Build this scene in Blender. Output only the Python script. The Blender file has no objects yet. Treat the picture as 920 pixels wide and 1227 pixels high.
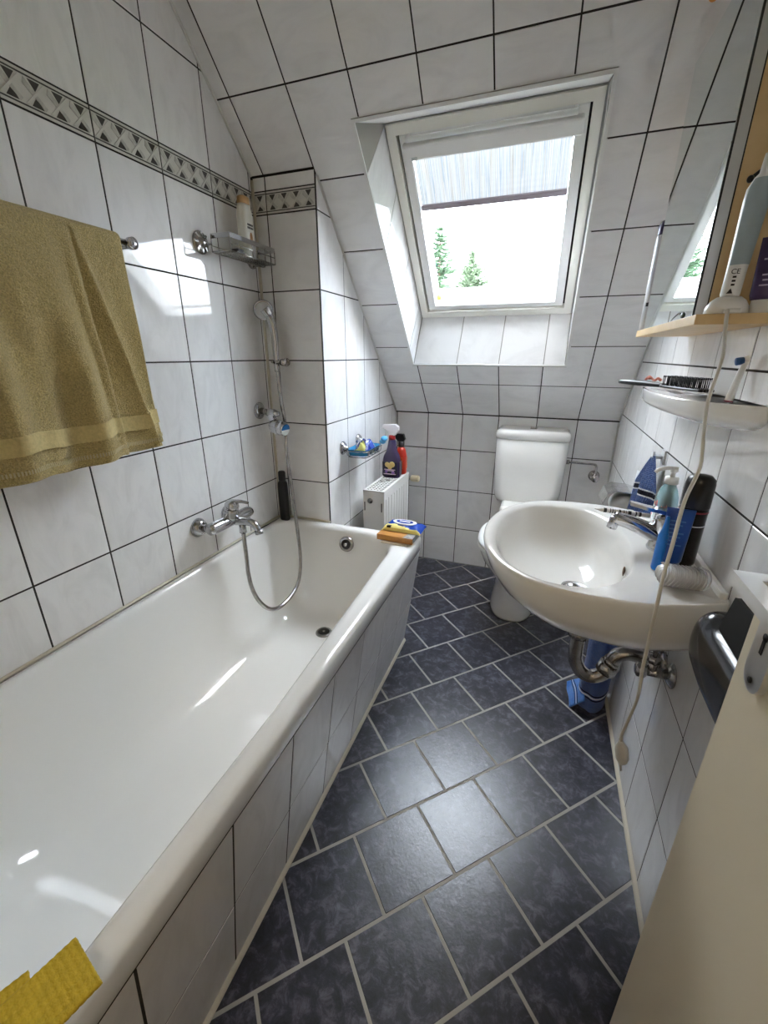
import bpy, bmesh, math, random
from mathutils import Vector, Matrix, noise
random.seed(7)
R = math.radians
SC = bpy.context.scene
COL = SC.collection

# ------------------------------------------------------------------ camera
cam_d = bpy.data.cameras.new('camera')
cam = bpy.data.objects.new('camera', cam_d); COL.objects.link(cam); SC.camera = cam
cam_d.sensor_fit = 'VERTICAL'; cam_d.sensor_height = 36.0; cam_d.lens = 510.6465/1227*36.0
cam_d.clip_start = 0.01; cam_d.clip_end = 300
_r = Vector((0.93797382, 0.34670285, 0.00150101)); _u = Vector((-0.12137641, 0.32431158, 0.938131)); _f = Vector((-0.32476589, 0.8801245, -0.34627732))
cam.matrix_world = Matrix(((_r.x, _u.x, -_f.x, 1.0826), (_r.y, _u.y, -_f.y, -1.56), (_r.z, _u.z, -_f.z, 1.2486), (0, 0, 0, 1)))

# ------------------------------------------------------------------ world / exposure
SC.view_settings.view_transform = 'Standard'; SC.view_settings.look = 'None'
SC.view_settings.gamma = 1; SC.view_settings.use_curve_mapping = False
SC.view_settings.exposure = 2.28
SC.cycles.use_denoising = True
SC.cycles.max_bounces = 14; SC.cycles.diffuse_bounces = 7; SC.cycles.glossy_bounces = 6
SC.cycles.transparent_max_bounces = 16; SC.cycles.transmission_bounces = 8
SC.cycles.caustics_reflective = False; SC.cycles.caustics_refractive = False
SC.cycles.sample_clamp_indirect = 8.0
SKY_STRENGTH = 9.0
w = bpy.data.worlds.new('sky'); SC.world = w; w.use_nodes = True
nt = w.node_tree; nt.nodes.clear()
# hazy high sun behind the roof, softened by cloud
sun_d = bpy.data.lights.new('sun', 'SUN'); sun = bpy.data.objects.new('sun', sun_d); COL.objects.link(sun)
sun_d.energy = 0.2; sun_d.angle = R(22); sun_d.color = (1, .985, .96)
sun.rotation_euler = Vector((.06, .44, -.90)).to_track_quat('-Z', 'Y').to_euler()
def N(t, kind, **kw):
    n = t.nodes.new(kind)
    for k, v in kw.items():
        if k in n.inputs: n.inputs[k].default_value = v
        else: setattr(n, k, v)
    return n
_tc = N(nt, 'ShaderNodeTexCoord'); _n1 = N(nt, 'ShaderNodeTexNoise', Scale=2.2, Detail=6.0, Roughness=0.6)
_cr = N(nt, 'ShaderNodeValToRGB'); _bg = N(nt, 'ShaderNodeBackground', Strength=SKY_STRENGTH); _o = N(nt, 'ShaderNodeOutputWorld')
_cr.color_ramp.elements[0].position = 0.35; _cr.color_ramp.elements[0].color = (0.64, 0.80, 0.97, 1)
_cr.color_ramp.elements[1].position = 0.62; _cr.color_ramp.elements[1].color = (.96, .98, 1.0, 1)
nt.links.new(_tc.outputs['Generated'], _n1.inputs['Vector']); nt.links.new(_n1.outputs['Fac'], _cr.inputs['Fac'])
# overcast-type sky: three times as bright at the zenith as at the horizon
_sx = N(nt, 'ShaderNodeSeparateXYZ'); _m1 = N(nt, 'ShaderNodeMapRange'); _m1.inputs['To Min'].default_value = .42; _m1.inputs['To Max'].default_value = 1.0
_mul = N(nt, 'ShaderNodeVectorMath', operation='SCALE')
nt.links.new(_tc.outputs['Generated'], _sx.inputs[0]); nt.links.new(_sx.outputs['Z'], _m1.inputs['Value'])
nt.links.new(_cr.outputs['Color'], _mul.inputs[0]); nt.links.new(_m1.outputs[0], _mul.inputs['Scale'])
nt.links.new(_mul.outputs[0], _bg.inputs['Color']); nt.links.new(_bg.outputs['Background'], _o.inputs['Surface'])

# ------------------------------------------------------------------ measured room (metres)
XR = 1.4435                      # right wall
XB = 0.2544                      # boxed-out pipe chase at the far end of the tub
YK = 0.8946; ZT = 0.9335         # low back wall and its height
TH = 0.7918                      # roof slope angle
CT, ST = math.cos(TH), math.sin(TH)
YN = -1.87                       # near wall with the doorway
ZC = 2.42                        # flat ceiling
H, W = 0.2468, 0.2               # wall tile pitch
ZR1 = 1.4732; ZBB = 1.7233; ZBT = 1.7944
def zslope(y): return ZT + (YK - y)*ST/CT
def SP(x, s, o=0.0): return Vector((x, YK - CT*s + ST*o, ZT + ST*s + CT*o))

# ------------------------------------------------------------------ materials
MATS = {}
def mat(name, color=(.8, .8, .8), rough=.5, metal=0.0, var=0.0, vscale=8.0, bump=0.0, bscale=60.0, coat=0.0, spec=0.5, trans=0.0, ior=1.45, alpha=1.0, sheen=0.0, rvar=0.0, color2=None, sss=0.0, rnd=0.0):
    if name in MATS: return MATS[name]
    m = bpy.data.materials.new(name); m.use_nodes = True; t = m.node_tree; b = t.nodes['Principled BSDF']
    b.inputs['Base Color'].default_value = (*color, 1); b.inputs['Roughness'].default_value = rough; b.inputs['Metallic'].default_value = metal
    b.inputs['Coat Weight'].default_value = coat; b.inputs['Coat Roughness'].default_value = 0.05
    b.inputs['Specular IOR Level'].default_value = spec; b.inputs['Transmission Weight'].default_value = trans; b.inputs['IOR'].default_value = ior
    b.inputs['Alpha'].default_value = alpha; b.inputs['Sheen Weight'].default_value = sheen
    tc = N(t, 'ShaderNodeTexCoord'); src = tc.outputs['Object']
    if rnd:
        oi = N(t, 'ShaderNodeObjectInfo'); va = N(t, 'ShaderNodeVectorMath', operation='MULTIPLY_ADD'); va.inputs[1].default_value = (1, 1, 1)
        sc = N(t, 'ShaderNodeVectorMath', operation='SCALE'); sc.inputs['Scale'].default_value = 13.0
        cb = N(t, 'ShaderNodeCombineXYZ'); t.links.new(oi.outputs['Random'], cb.inputs[0]); t.links.new(oi.outputs['Random'], cb.inputs[1])
        t.links.new(cb.outputs[0], sc.inputs[0]); t.links.new(src, va.inputs[0]); t.links.new(sc.outputs[0], va.inputs[2]); src = va.outputs[0]
    if var or color2:
        n = N(t, 'ShaderNodeTexNoise', Scale=vscale, Detail=5.0, Roughness=.6); t.links.new(src, n.inputs['Vector'])
        c = N(t, 'ShaderNodeValToRGB'); e = c.color_ramp.elements
        e[0].position, e[1].position = .3, .7
        c2 = color2 if color2 else tuple(max(0, x*(1+var)) for x in color)
        c1 = color if color2 else tuple(x*(1-var) for x in color)
        e[0].color = (*c1, 1); e[1].color = (*c2, 1)
        t.links.new(n.outputs['Fac'], c.inputs['Fac']); t.links.new(c.outputs['Color'], b.inputs['Base Color'])
        if rvar:
            mr = N(t, 'ShaderNodeMapRange'); mr.inputs['To Min'].default_value = rough-rvar; mr.inputs['To Max'].default_value = rough+rvar
            t.links.new(n.outputs['Fac'], mr.inputs['Value']); t.links.new(mr.outputs[0], b.inputs['Roughness'])
    if bump:
        n = N(t, 'ShaderNodeTexNoise', Scale=bscale, Detail=4.0); t.links.new(src, n.inputs['Vector'])
        bp = N(t, 'ShaderNodeBump', Strength=bump, Distance=.002); t.links.new(n.outputs['Fac'], bp.inputs['Height']); t.links.new(bp.outputs[0], b.inputs['Normal'])
    MATS[name] = m
    return m

def tile_material(name, base, vein, rough, rnd_amt=.03):
    m = bpy.data.materials.new(name); m.use_nodes = True; t = m.node_tree; b = t.nodes['Principled BSDF']
    g = N(t, 'ShaderNodeNewGeometry'); oi = N(t, 'ShaderNodeObjectInfo')
    sc = N(t, 'ShaderNodeVectorMath', operation='SCALE'); sc.inputs['Scale'].default_value = 9.0
    cb = N(t, 'ShaderNodeCombineXYZ')
    for i in range(3): t.links.new(oi.outputs['Random'], cb.inputs[i])
    t.links.new(cb.outputs[0], sc.inputs[0])
    ad = N(t, 'ShaderNodeVectorMath', operation='ADD'); t.links.new(g.outputs['Position'], ad.inputs[0]); t.links.new(sc.outputs[0], ad.inputs[1])
    mp = N(t, 'ShaderNodeMapping'); mp.inputs['Rotation'].default_value = (.5, .4, .7); mp.inputs['Scale'].default_value = (1, 3.2, 1.4)
    t.links.new(ad.outputs[0], mp.inputs['Vector'])
    n = N(t, 'ShaderNodeTexNoise', Scale=5.0, Detail=7.0, Roughness=.6, Distortion=1.2); t.links.new(mp.outputs[0], n.inputs['Vector'])
    c = N(t, 'ShaderNodeValToRGB'); e = c.color_ramp.elements
    e[0].position = .30; e[0].color = (*vein, 1); e[1].position = .56; e[1].color = (*base, 1)
    n2 = e.new(.44); n2.color = (*[a*.55+v*.45 for a, v in zip(base, vein)], 1)
    t.links.new(n.outputs['Fac'], c.inputs['Fac'])
    hs = N(t, 'ShaderNodeHueSaturation'); mr = N(t, 'ShaderNodeMapRange'); mr.inputs['To Min'].default_value = 1-rnd_amt; mr.inputs['To Max'].default_value = 1+rnd_amt
    t.links.new(oi.outputs['Random'], mr.inputs['Value']); t.links.new(mr.outputs[0], hs.inputs['Value'])
    t.links.new(c.outputs[0], hs.inputs['Color']); t.links.new(hs.outputs[0], b.inputs['Base Color'])
    b.inputs['Roughness'].default_value = rough; b.inputs['Specular IOR Level'].default_value = .55
    nb = N(t, 'ShaderNodeTexNoise', Scale=9.0, Detail=1.0); t.links.new(ad.outputs[0], nb.inputs['Vector'])
    bp = N(t, 'ShaderNodeBump', Strength=.04, Distance=.004); t.links.new(nb.outputs['Fac'], bp.inputs['Height']); t.links.new(bp.outputs[0], b.inputs['Normal'])
    MATS[name] = m
    return m

def floor_tile_material():
    m = bpy.data.materials.new('slate_tile'); m.use_nodes = True; t = m.node_tree; b = t.nodes['Principled BSDF']
    g = N(t, 'ShaderNodeNewGeometry'); oi = N(t, 'ShaderNodeObjectInfo')
    sc = N(t, 'ShaderNodeVectorMath', operation='SCALE'); sc.inputs['Scale'].default_value = 7.0; cb = N(t, 'ShaderNodeCombineXYZ')
    for i in range(3): t.links.new(oi.outputs['Random'], cb.inputs[i])
    t.links.new(cb.outputs[0], sc.inputs[0])
    ad = N(t, 'ShaderNodeVectorMath', operation='ADD'); t.links.new(g.outputs['Position'], ad.inputs[0]); t.links.new(sc.outputs[0], ad.inputs[1])
    n = N(t, 'ShaderNodeTexNoise', Scale=30.0, Detail=8.0, Roughness=.72, Distortion=.5); t.links.new(ad.outputs[0], n.inputs['Vector'])
    c = N(t, 'ShaderNodeValToRGB'); e = c.color_ramp.elements
    e[0].position = .34; e[0].color = (.005, .0055, .009, 1); e[1].position = .68; e[1].color = (.125, .125, .165, 1)
    k = e.new(.5); k.color = (.024, .025, .038, 1)
    t.links.new(n.outputs['Fac'], c.inputs['Fac']); t.links.new(c.outputs[0], b.inputs['Base Color'])
    mr = N(t, 'ShaderNodeMapRange'); mr.inputs['To Min'].default_value = .27; mr.inputs['To Max'].default_value = .33; b.inputs['Specular IOR Level'].default_value = .72
    t.links.new(n.outputs['Fac'], mr.inputs['Value']); t.links.new(mr.outputs[0], b.inputs['Roughness'])
    n3 = N(t, 'ShaderNodeTexNoise', Scale=140.0, Detail=4.0, Roughness=.6, Distortion=.4); t.links.new(ad.outputs[0], n3.inputs['Vector'])
    bp = N(t, 'ShaderNodeBump', Strength=.16, Distance=.003); t.links.new(n3.outputs['Fac'], bp.inputs['Height']); t.links.new(bp.outputs[0], b.inputs['Normal'])
    MATS['slate_tile'] = m
    return m

M_TILE = tile_material('white_marbled_tile', (.84, .83, .82), (.755, .745, .735), .035)
M_SLATE = floor_tile_material()
M_GROUT = mat('dark_grout', (.030, .028, .024), .9, bump=.3)
M_FGROUT = mat('light_grout', (.36, .345, .31), .9, bump=.3)
M_CAULK = mat('cream_caulk', (.62, .57, .46), .5)
M_BLIGHT = mat('border_light', (.62, .60, .55), .25, var=.06, vscale=30)
M_BDARK = mat('border_dark', (.06, .055, .05), .3)
M_BMARB = mat('border_marble', (.40, .385, .35), .25, color2=(.60, .58, .53), vscale=55)
M_ENAMEL = mat('white_enamel', (.83, .825, .80), .06, coat=.4)
M_CERAMIC = mat('white_ceramic', (.80, .79, .76), .05, coat=.5)
M_CHROME = mat('chrome', (.50, .50, .515), .09, metal=1)
M_CHROMED = mat('dull_chrome', (.42, .41, .40), .2, metal=1, var=.25, vscale=40)
M_PAINT = mat('white_paint', (.82, .81, .78), .45)
M_FRAME = mat('window_lacquer', (.86, .85, .83), .3)
M_FRAME2 = mat('window_cream', (.86, .84, .77), .4)
M_BLACK = mat('black_plastic', (.012, .012, .013), .3)
M_RUBBER = mat('black_rubber', (.02, .02, .02), .7)
M_WPLAST = mat('white_plastic', (.80, .80, .78), .3)
M_GPLAST = mat('grey_plastic', (.50, .51, .52), .35)
M_WOOD = mat('birch_wood', (.62, .42, .19), .45, color2=(.72, .52, .27), vscale=14)
M_ALU = mat('brushed_aluminium', (.62, .61, .59), .33, metal=1)
M_DOOR = mat('cream_door', (.70, .63, .48), .5, bump=.05, bscale=150)

# ------------------------------------------------------------------ mesh helper
WL = {}     # world location of each empty / part origin
class MB:
    def __init__(s): s.v = []; s.f = []; s.m = []; s.sm = []; s.mi = 0; s.smooth = False
    def add(s, vs, fs, mi=None, sm=None):
        b = len(s.v); s.v += [Vector(p) for p in vs]
        for f in fs:
            s.f.append([b+i for i in f]); s.m.append(s.mi if mi is None else mi); s.sm.append(s.smooth if sm is None else sm)
        return s
    def box(s, x0, x1, y0, y1, z0, z1, mi=None, ch=0.0, fn=None):
        xs, ys, zs = sorted((x0, x1)), sorted((y0, y1)), sorted((z0, z1))
        if ch <= 0:
            P = [(xs[i], ys[j], zs[k]) for i in (0, 1) for j in (0, 1) for k in (0, 1)]
            F = [(0, 1, 3, 2), (4, 6, 7, 5), (0, 4, 5, 1), (2, 3, 7, 6), (0, 2, 6, 4), (1, 5, 7, 3)]
        else:
            bm = bmesh.new(); bmesh.ops.create_cube(bm, size=1)
            for v in bm.verts: v.co = Vector((xs[0]+(v.co.x+.5)*(xs[1]-xs[0]), ys[0]+(v.co.y+.5)*(ys[1]-ys[0]), zs[0]+(v.co.z+.5)*(zs[1]-zs[0])))
            bmesh.ops.bevel(bm, geom=list(bm.edges), offset=ch, segments=2, profile=.5, affect='EDGES')
            bm.verts.index_update(); P = [v.co.copy() for v in bm.verts]; F = [[v.index for v in f.verts] for f in bm.faces]; bm.free()
        if fn: P = [fn(Vector(p)) for p in P]
        return s.add(P, F, mi)
    def ring_loft(s, loops, cap0=False, cap1=False, mi=None, sm=True, closed=True):
        n = len(loops[0]); vs = [p for L in loops for p in L]; fs = []
        for i in range(len(loops)-1):
            for j in range(n if closed else n-1):
                a = i*n+j; b = i*n+(j+1) % n
                fs.append((a, b, b+n, a+n))
        if cap0: fs.append(list(range(n))[::-1])
        if cap1: fs.append([(len(loops)-1)*n+j for j in range(n)])
        return s.add(vs, fs, mi, sm)
    def lathe(s, prof, o, ax=(0, 0, 1), seg=24, mi=None, sm=True, cap=True):
        o = Vector(o); ax = Vector(ax).normalized(); t = Vector((1, 0, 0)) if abs(ax.x) < .9 else Vector((0, 1, 0))
        e1 = ax.cross(t).normalized(); e2 = ax.cross(e1)
        L = [[o+ax*h+(e1*math.cos(2*math.pi*j/seg)+e2*math.sin(2*math.pi*j/seg))*r for j in range(seg)] for r, h in prof]
        return s.ring_loft(L, cap, cap, mi, sm)
    def cyl(s, a, b, r, r2=None, seg=16, mi=None, ch=0.0):
        a, b = Vector(a), Vector(b); h = (b-a).length; r2 = r if r2 is None else r2
        pr = [(r, 0), (r2, h)] if not ch else [(r-ch, 0), (r, ch), (r2, h-ch), (r2-ch, h)]
        return s.lathe(pr, a, b-a, seg, mi, True)
    def tube(s, pts, r, seg=10, mi=None, rf=None, cap=True):
        pts = [Vector(p) for p in pts]; L = []; up = None
        for i, p in enumerate(pts):
            d = (pts[min(i+1, len(pts)-1)]-pts[max(i-1, 0)]).normalized()
            if up is None:
                up = d.orthogonal().normalized()
            up = (up-d*up.dot(d)).normalized(); e2 = d.cross(up); rr = rf(i) if rf else r
            L.append([p+(up*math.cos(2*math.pi*j/seg)+e2*math.sin(2*math.pi*j/seg))*rr for j in range(seg)])
        return s.ring_loft(L, cap, cap, mi, True)
    def ball(s, c, rx, ry=None, rz=None, seg=16, rings=10, mi=None):
        ry = rx if ry is None else ry; rz = rx if rz is None else rz; c = Vector(c)
        L = [[c+Vector((rx*math.sin(math.pi*i/rings)*math.cos(2*math.pi*j/seg), ry*math.sin(math.pi*i/rings)*math.sin(2*math.pi*j/seg), -rz*math.cos(math.pi*i/rings))) for j in range(seg)] for i in range(1, rings)]
        return s.ring_loft(L, True, True, mi, True)
    def prism(s, poly, d, mi=None, sm=False):
        d = Vector(d); n = len(poly); P = [Vector(p) for p in poly]; Q = [p+d for p in P]
        return s.add(P+Q, [list(range(n))[::-1], list(range(n, 2*n))]+[(i, (i+1) % n, n+(i+1) % n, n+i) for i in range(n)], mi, sm)
    def grid(s, fn, nu, nv, mi=None, sm=True, thick=None):
        P = [fn(i/(nu-1), j/(nv-1)) for i in range(nu) for j in range(nv)]
        F = [(i*nv+j, (i+1)*nv+j, (i+1)*nv+j+1, i*nv+j+1) for i in range(nu-1) for j in range(nv-1)]
        return s.add(P, F, mi, sm)
    def mesh(s, name, mats, off=Vector((0, 0, 0))):
        me = bpy.data.meshes.new(name); me.from_pydata([tuple(p-off) for p in s.v], [], s.f)
        for m in (mats if isinstance(mats, (list, tuple)) else [mats]): me.materials.append(m)
        me.polygons.foreach_set('material_index', s.m); me.polygons.foreach_set('use_smooth', s.sm); me.update()
        bm = bmesh.new(); bm.from_mesh(me); bmesh.ops.recalc_face_normals(bm, faces=list(bm.faces)); bm.to_mesh(me); bm.free()
        return me
    def build(s, name, mats, parent=None, label=None, sub=0, solid=0.0, stuff=False):
        off = WL.get(parent.name, Vector()) if parent else sum(s.v, Vector())/len(s.v)
        if not parent: off = Vector((off.x, off.y, min(p.z for p in s.v)))
        o = bpy.data.objects.new(name, s.mesh(name, mats, off)); COL.objects.link(o)
        if parent: o.parent = parent
        else: o.location = off
        WL[o.name] = off
        if label: o['label'] = label
        if stuff: o['kind'] = 'stuff'
        if solid:
            md = o.modifiers.new('solid', 'SOLIDIFY'); md.thickness = solid; md.offset = 0
        if sub:
            md = o.modifiers.new('sub', 'SUBSURF'); md.levels = sub; md.render_levels = sub
        return o
def thing(name, label, cat, loc, group=None):
    o = bpy.data.objects.new(name, None); COL.objects.link(o); o.location = loc; o.empty_display_size = .05
    o['label'] = label; o['category'] = cat
    if group: o['group'] = group
    WL[o.name] = Vector(loc)
    return o
def tag(o, label, cat, group=None, kind=None):
    o['label'] = label; o['category'] = cat
    if group: o['group'] = group
    if kind: o['kind'] = kind
    return o
def struct(o, label, cat):
    o['kind'] = 'structure'; o['label'] = label; o['category'] = cat
    return o
def spline(pts, n=8):
    P = [Vector(p) for p in pts]; P = [P[0]*2-P[1]]+P+[P[-1]*2-P[-2]]; out = []
    for i in range(1, len(P)-2):
        a, b, c, d = P[i-1:i+3]
        for k in range(n):
            t = k/n
            out.append(.5*((2*b)+(c-a)*t+(2*a-5*b+4*c-d)*t*t+(3*b-a-3*c+d)*t**3))
    out.append(P[-2]); return out
def resample(pts, step):
    out = [pts[0].copy()]; acc = 0
    for a, b in zip(pts, pts[1:]):
        L = (b-a).length; t = step-acc
        while t <= L: out.append(a+(b-a)*(t/L)); t += step
        acc = L-(t-step)
    return out
def rrect(x0, x1, y0, y1, r, z, k=6, m=8):
    rs = r if isinstance(r, (list, tuple)) else [r]*4
    C = [(x1-rs[0], y0+rs[0], -90, rs[0]), (x1-rs[1], y1-rs[1], 0, rs[1]), (x0+rs[2], y1-rs[2], 90, rs[2]), (x0+rs[3], y0+rs[3], 180, rs[3])]
    out = []
    for i, (cx, cy, a0, rr) in enumerate(C):
        arc = [Vector((cx+rr*math.cos(R(a0+90*j/k)), cy+rr*math.sin(R(a0+90*j/k)), z)) for j in range(k+1)]
        nx = C[(i+1) % 4]; nxt = Vector((nx[0]+nx[3]*math.cos(R(nx[2])), nx[1]+nx[3]*math.sin(R(nx[2])), z))
        out += arc+[arc[-1].lerp(nxt, j/(m+1)) for j in range(1, m+1)]
    return out

# ------------------------------------------------------------------ tiles: each one a piece of its wall
def clip(poly, region):
    out = poly
    for i in range(len(region)):
        a, b = region[i], region[(i+1) % len(region)]; inp = out; out = []
        if not inp: return []
        sd = lambda p: (b[0]-a[0])*(p[1]-a[1])-(b[1]-a[1])*(p[0]-a[0])
        for j in range(len(inp)):
            p, q = inp[j], inp[(j+1) % len(inp)]; sp, sq = sd(p), sd(q)
            if sp >= 0: out.append(p)
            if sp*sq < 0: t = sp/(sp-sq); out.append((p[0]+(q[0]-p[0])*t, p[1]+(q[1]-p[1])*t))
    return out
def cuthole(r, h):
    u0, u1, v0, v1 = r; a0, a1, b0, b1 = h
    if u1 <= a0 or u0 >= a1 or v1 <= b0 or v0 >= b1: return [(u0, v0), (u1, v0), (u1, v1), (u0, v1)]
    inu0, inu1, inv0, inv1 = u0 < a0, u1 > a1, v0 < b0, v1 > b1
    if not (inu0 or inu1 or inv0 or inv1): return []
    if inu0 and not (inv0 or inv1): return [(u0, v0), (a0, v0), (a0, v1), (u0, v1)]
    if inu1 and not (inv0 or inv1): return [(a1, v0), (u1, v0), (u1, v1), (a1, v1)]
    if inv0 and not (inu0 or inu1): return [(u0, v0), (u1, v0), (u1, b0), (u0, b0)]
    if inv1 and not (inu0 or inu1): return [(u0, b1), (u1, b1), (u1, v1), (u0, v1)]
    if inu0 and inv0: return [(u0, v0), (u1, v0), (u1, b0), (a0, b0), (a0, v1), (u0, v1)]
    if inu1 and inv0: return [(u0, v0), (u1, v0), (u1, v1), (a1, v1), (a1, b0), (u0, b0)]
    if inu0 and inv1: return [(u0, v0), (a0, v0), (a0, b1), (u1, b1), (u1, v1), (u0, v1)]
    return [(a1, v0), (u1, v0), (u1, v1), (u0, v1), (u0, b1), (a1, b1)]
def inset(poly, d):
    n = len(poly); out = []
    for i in range(n):
        p0, p, p1 = Vector(poly[i-1]), Vector(poly[i]), Vector(poly[(i+1) % n])
        a = (p-p0); b = (p1-p)
        if a.length < 1e-6 or b.length < 1e-6: out.append(tuple(p)); continue
        a.normalize(); b.normalize(); na, nb = Vector((-a.y, a.x)), Vector((-b.y, b.x))
        k = na+nb; den = 1+na.dot(nb)
        out.append(tuple(p+k*(d/max(den, .25))))
    return out
def clean(poly):
    out = []
    for p in poly:
        if not out or (Vector(p)-Vector(out[-1])).length > 2e-3: out.append(p)
    if len(out) > 1 and (Vector(out[0])-Vector(out[-1])).length < 2e-3: out.pop()
    return out
def area(poly): return .5*sum(poly[i][0]*poly[(i+1) % len(poly)][1]-poly[(i+1) % len(poly)][0]*poly[i][1] for i in range(len(poly)))
def slab_mesh(name, poly, m, th, chf):
    b = MB(); n = len(poly); top = inset(poly, chf)
    V = [Vector((x, y, 0)) for x, y in top]+[Vector((x, y, -chf)) for x, y in poly]+[Vector((x, y, -th)) for x, y in poly]
    F = [list(range(n))]+[(i, n+i, n+(i+1) % n, (i+1) % n) for i in range(n)]+[(n+i, 2*n+i, 2*n+(i+1) % n, n+(i+1) % n) for i in range(n)]
    b.add(V, F, 0, False); me = bpy.data.meshes.new(name); me.from_pydata([tuple(v) for v in b.v], [], b.f); me.materials.append(m); me.update()
    return me
SHARED = {}
def lay_tiles(parent, o, u, v, rects, region=None, hole=None, m=None, gap=.0042, th=.006, chf=.0008, name='tile', jit=.0003):
    o, u, v = Vector(o), Vector(u).normalized(), Vector(v).normalized(); n = u.cross(v)
    for (u0, u1, v0, v1) in rects:
        g = gap/2; r = (u0+g, u1-g, v0+g, v1-g)
        poly = cuthole(r, (hole[0]-.001, hole[1]+.001, hole[2]-.001, hole[3]+.001)) if hole else [(r[0], r[2]), (r[1], r[2]), (r[1], r[3]), (r[0], r[3])]
        if region: poly = clip(poly, region)
        poly = clean(poly)
        if len(poly) < 3 or area(poly) < 8e-5: continue
        full = len(poly) == 4 and abs(area(poly)-(r[1]-r[0])*(r[3]-r[2])) < 1e-7
        c = ((r[0]+r[1])/2, (r[2]+r[3])/2) if full else (sum(p[0] for p in poly)/len(poly), sum(p[1] for p in poly)/len(poly))
        lp = [(p[0]-c[0], p[1]-c[1]) for p in poly]
        if full:
            key = (round(r[1]-r[0], 4), round(r[3]-r[2], 4), m.name)
            if key not in SHARED: SHARED[key] = slab_mesh(name, lp, m, th, chf)
            me = SHARED[key]
        else: me = slab_mesh(name, lp, m, th, chf)
        ob = bpy.data.objects.new(name, me); COL.objects.link(ob); ob.parent = parent
        p = o+u*c[0]+v*c[1]+n*random.uniform(-jit, 0)-WL[parent.name]
        t1, t2 = random.uniform(-.0012, .0012), random.uniform(-.0012, .0012)
        n2 = (n+u*t1+v*t2).normalized(); u2 = (u-n2*u.dot(n2)).normalized(); v2 = n2.cross(u2)
        ob.matrix_local = Matrix(((u2.x, v2.x, n2.x, p.x), (u2.y, v2.y, n2.y, p.y), (u2.z, v2.z, n2.z, p.z), (0, 0, 0, 1)))
def quad_tile(parent, pts, m, gap=.004, th=.006):
    P = [Vector(p) for p in pts]; o = P[0]; u = (P[1]-P[0]).normalized(); n = (P[1]-P[0]).cross(P[3]-P[0]).normalized(); v = n.cross(u)
    poly = inset([((p-o).dot(u), (p-o).dot(v)) for p in P], gap/2)
    me = slab_mesh('tile', poly, m, th, .001); ob = bpy.data.objects.new('tile', me); COL.objects.link(ob); ob.parent = parent
    p = o-WL[parent.name]
    ob.matrix_local = Matrix(((u.x, v.x, n.x, p.x), (u.y, v.y, n.y, p.y), (u.z, v.z, n.z, p.z), (0, 0, 0, 1)))
def gridrects(us, vs): return [(us[i], us[i+1], vs[j], vs[j+1]) for i in range(len(us)-1) for j in range(len(vs)-1)]
def steps(first, d, lo, hi):
    k = math.ceil((lo-first)/d-1e-6); out = []
    while first+k*d < hi+1e-6: out.append(first+k*d); k += 1
    if not out or out[0] > lo+.004: out = [lo]+out
    if out[-1] < hi-.004: out.append(hi)
    return out
def border_mesh(wd, hh):
    b = MB(); b.box(-wd/2, wd/2, -hh/2, hh/2, -.006, 0, 0)
    def strip(poly, z, mi): b.prism([(x, y, -.0005) for x, y in poly], (0, 0, z+.0005), mi)
    def bars(y0, y1, mi, z=.0004): strip([(-wd/2, y0), (wd/2, y0), (wd/2, y1), (-wd/2, y1)], z, mi)
    bars(hh/2-.0085, hh/2-.0055, 1); bars(-hh/2+.0055, -hh/2+.0085, 1)
    k = max(1, round(wd/.05)); p = wd/k; t = hh/2-.011
    for i in range(k):
        x = -wd/2+p*(i+.5)
        for sg in (1, -1):
            strip([(x-.012*sg, sg*t), (x+.012*sg, sg*t), (x, sg*.005)][::-1], .0006, 1)
        strip([(x-p*.5+.004, t), (x-p*.5+.0, t-.012), (x+p*.32, -t), (x+p*.5-.004, -t+.006)][::-1], .0010, 2)
        strip([(x+p*.5, t), (x+p*.5-.006, t), (x-p*.5, -t), (x-p*.5+.006, -t)], .0018, 0)
    me = b.mesh('border_tile', [M_BLIGHT, M_BDARK, M_BMARB]); return me
def lay_border(parent, o, u, v, us, z0, z1):
    o, u, v = Vector(o), Vector(u), Vector(v); n = u.cross(v)
    for a, c in zip(us, us[1:]):
        wd = c-a-.004; key = ('border', round(wd, 3))
        if wd < .01: continue
        if key not in SHARED: SHARED[key] = border_mesh(wd, z1-z0-.004)
        ob = bpy.data.objects.new('border_tile', SHARED[key]); COL.objects.link(ob); ob.parent = parent
        p = o+u*((a+c)/2)+v*((z0+z1)/2)-WL[parent.name]
        ob.matrix_local = Matrix(((u.x, v.x, n.x, p.x), (u.y, v.y, n.y, p.y), (u.z, v.z, n.z, p.z), (0, 0, 0, 1)))

def shell(name, poly, d, m, label, cat):
    b = MB(); b.prism(poly, d); o = b.build(name, m); struct(o, label, cat); return o
GB = .0010   # grout lies this far behind the tile faces
# floor
floor = shell('floor', [(-.12, YN-.1, -GB), (XR+.12, YN-.1, -GB), (XR+.12, YK+.12, -GB), (-.12, YK+.12, -GB)], (0, 0, -.1), M_FGROUT, 'dark slate tiled floor laid diagonally with pale joints', 'floor')
a45 = R(45.5); e1 = Vector((math.cos(a45), math.sin(a45), 0)); e2 = Vector((e1.y, -e1.x, 0)); fo = Vector((.936, -.342, 0))
rects = []
for k in range(-14, 12):
    for j in range(-14, 14):
        off = (.1 if k % 2 else 0)-.0
        rects.append((j*.2+off, (j+1)*.2+off, -(k+1)*.2015, -k*.2015))
def tof(x, y): d = Vector((x, y, 0))-fo; return (d.dot(e1), -d.dot(e2))
regF = [tof(.256, YN+.0), tof(XR-.002, YN+.0), tof(XR-.002, YK-.002), tof(.256, YK-.002)]
lay_tiles(floor, fo, e1, -e2, rects, regF, m=M_SLATE, gap=.0058, chf=.0019)

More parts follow.
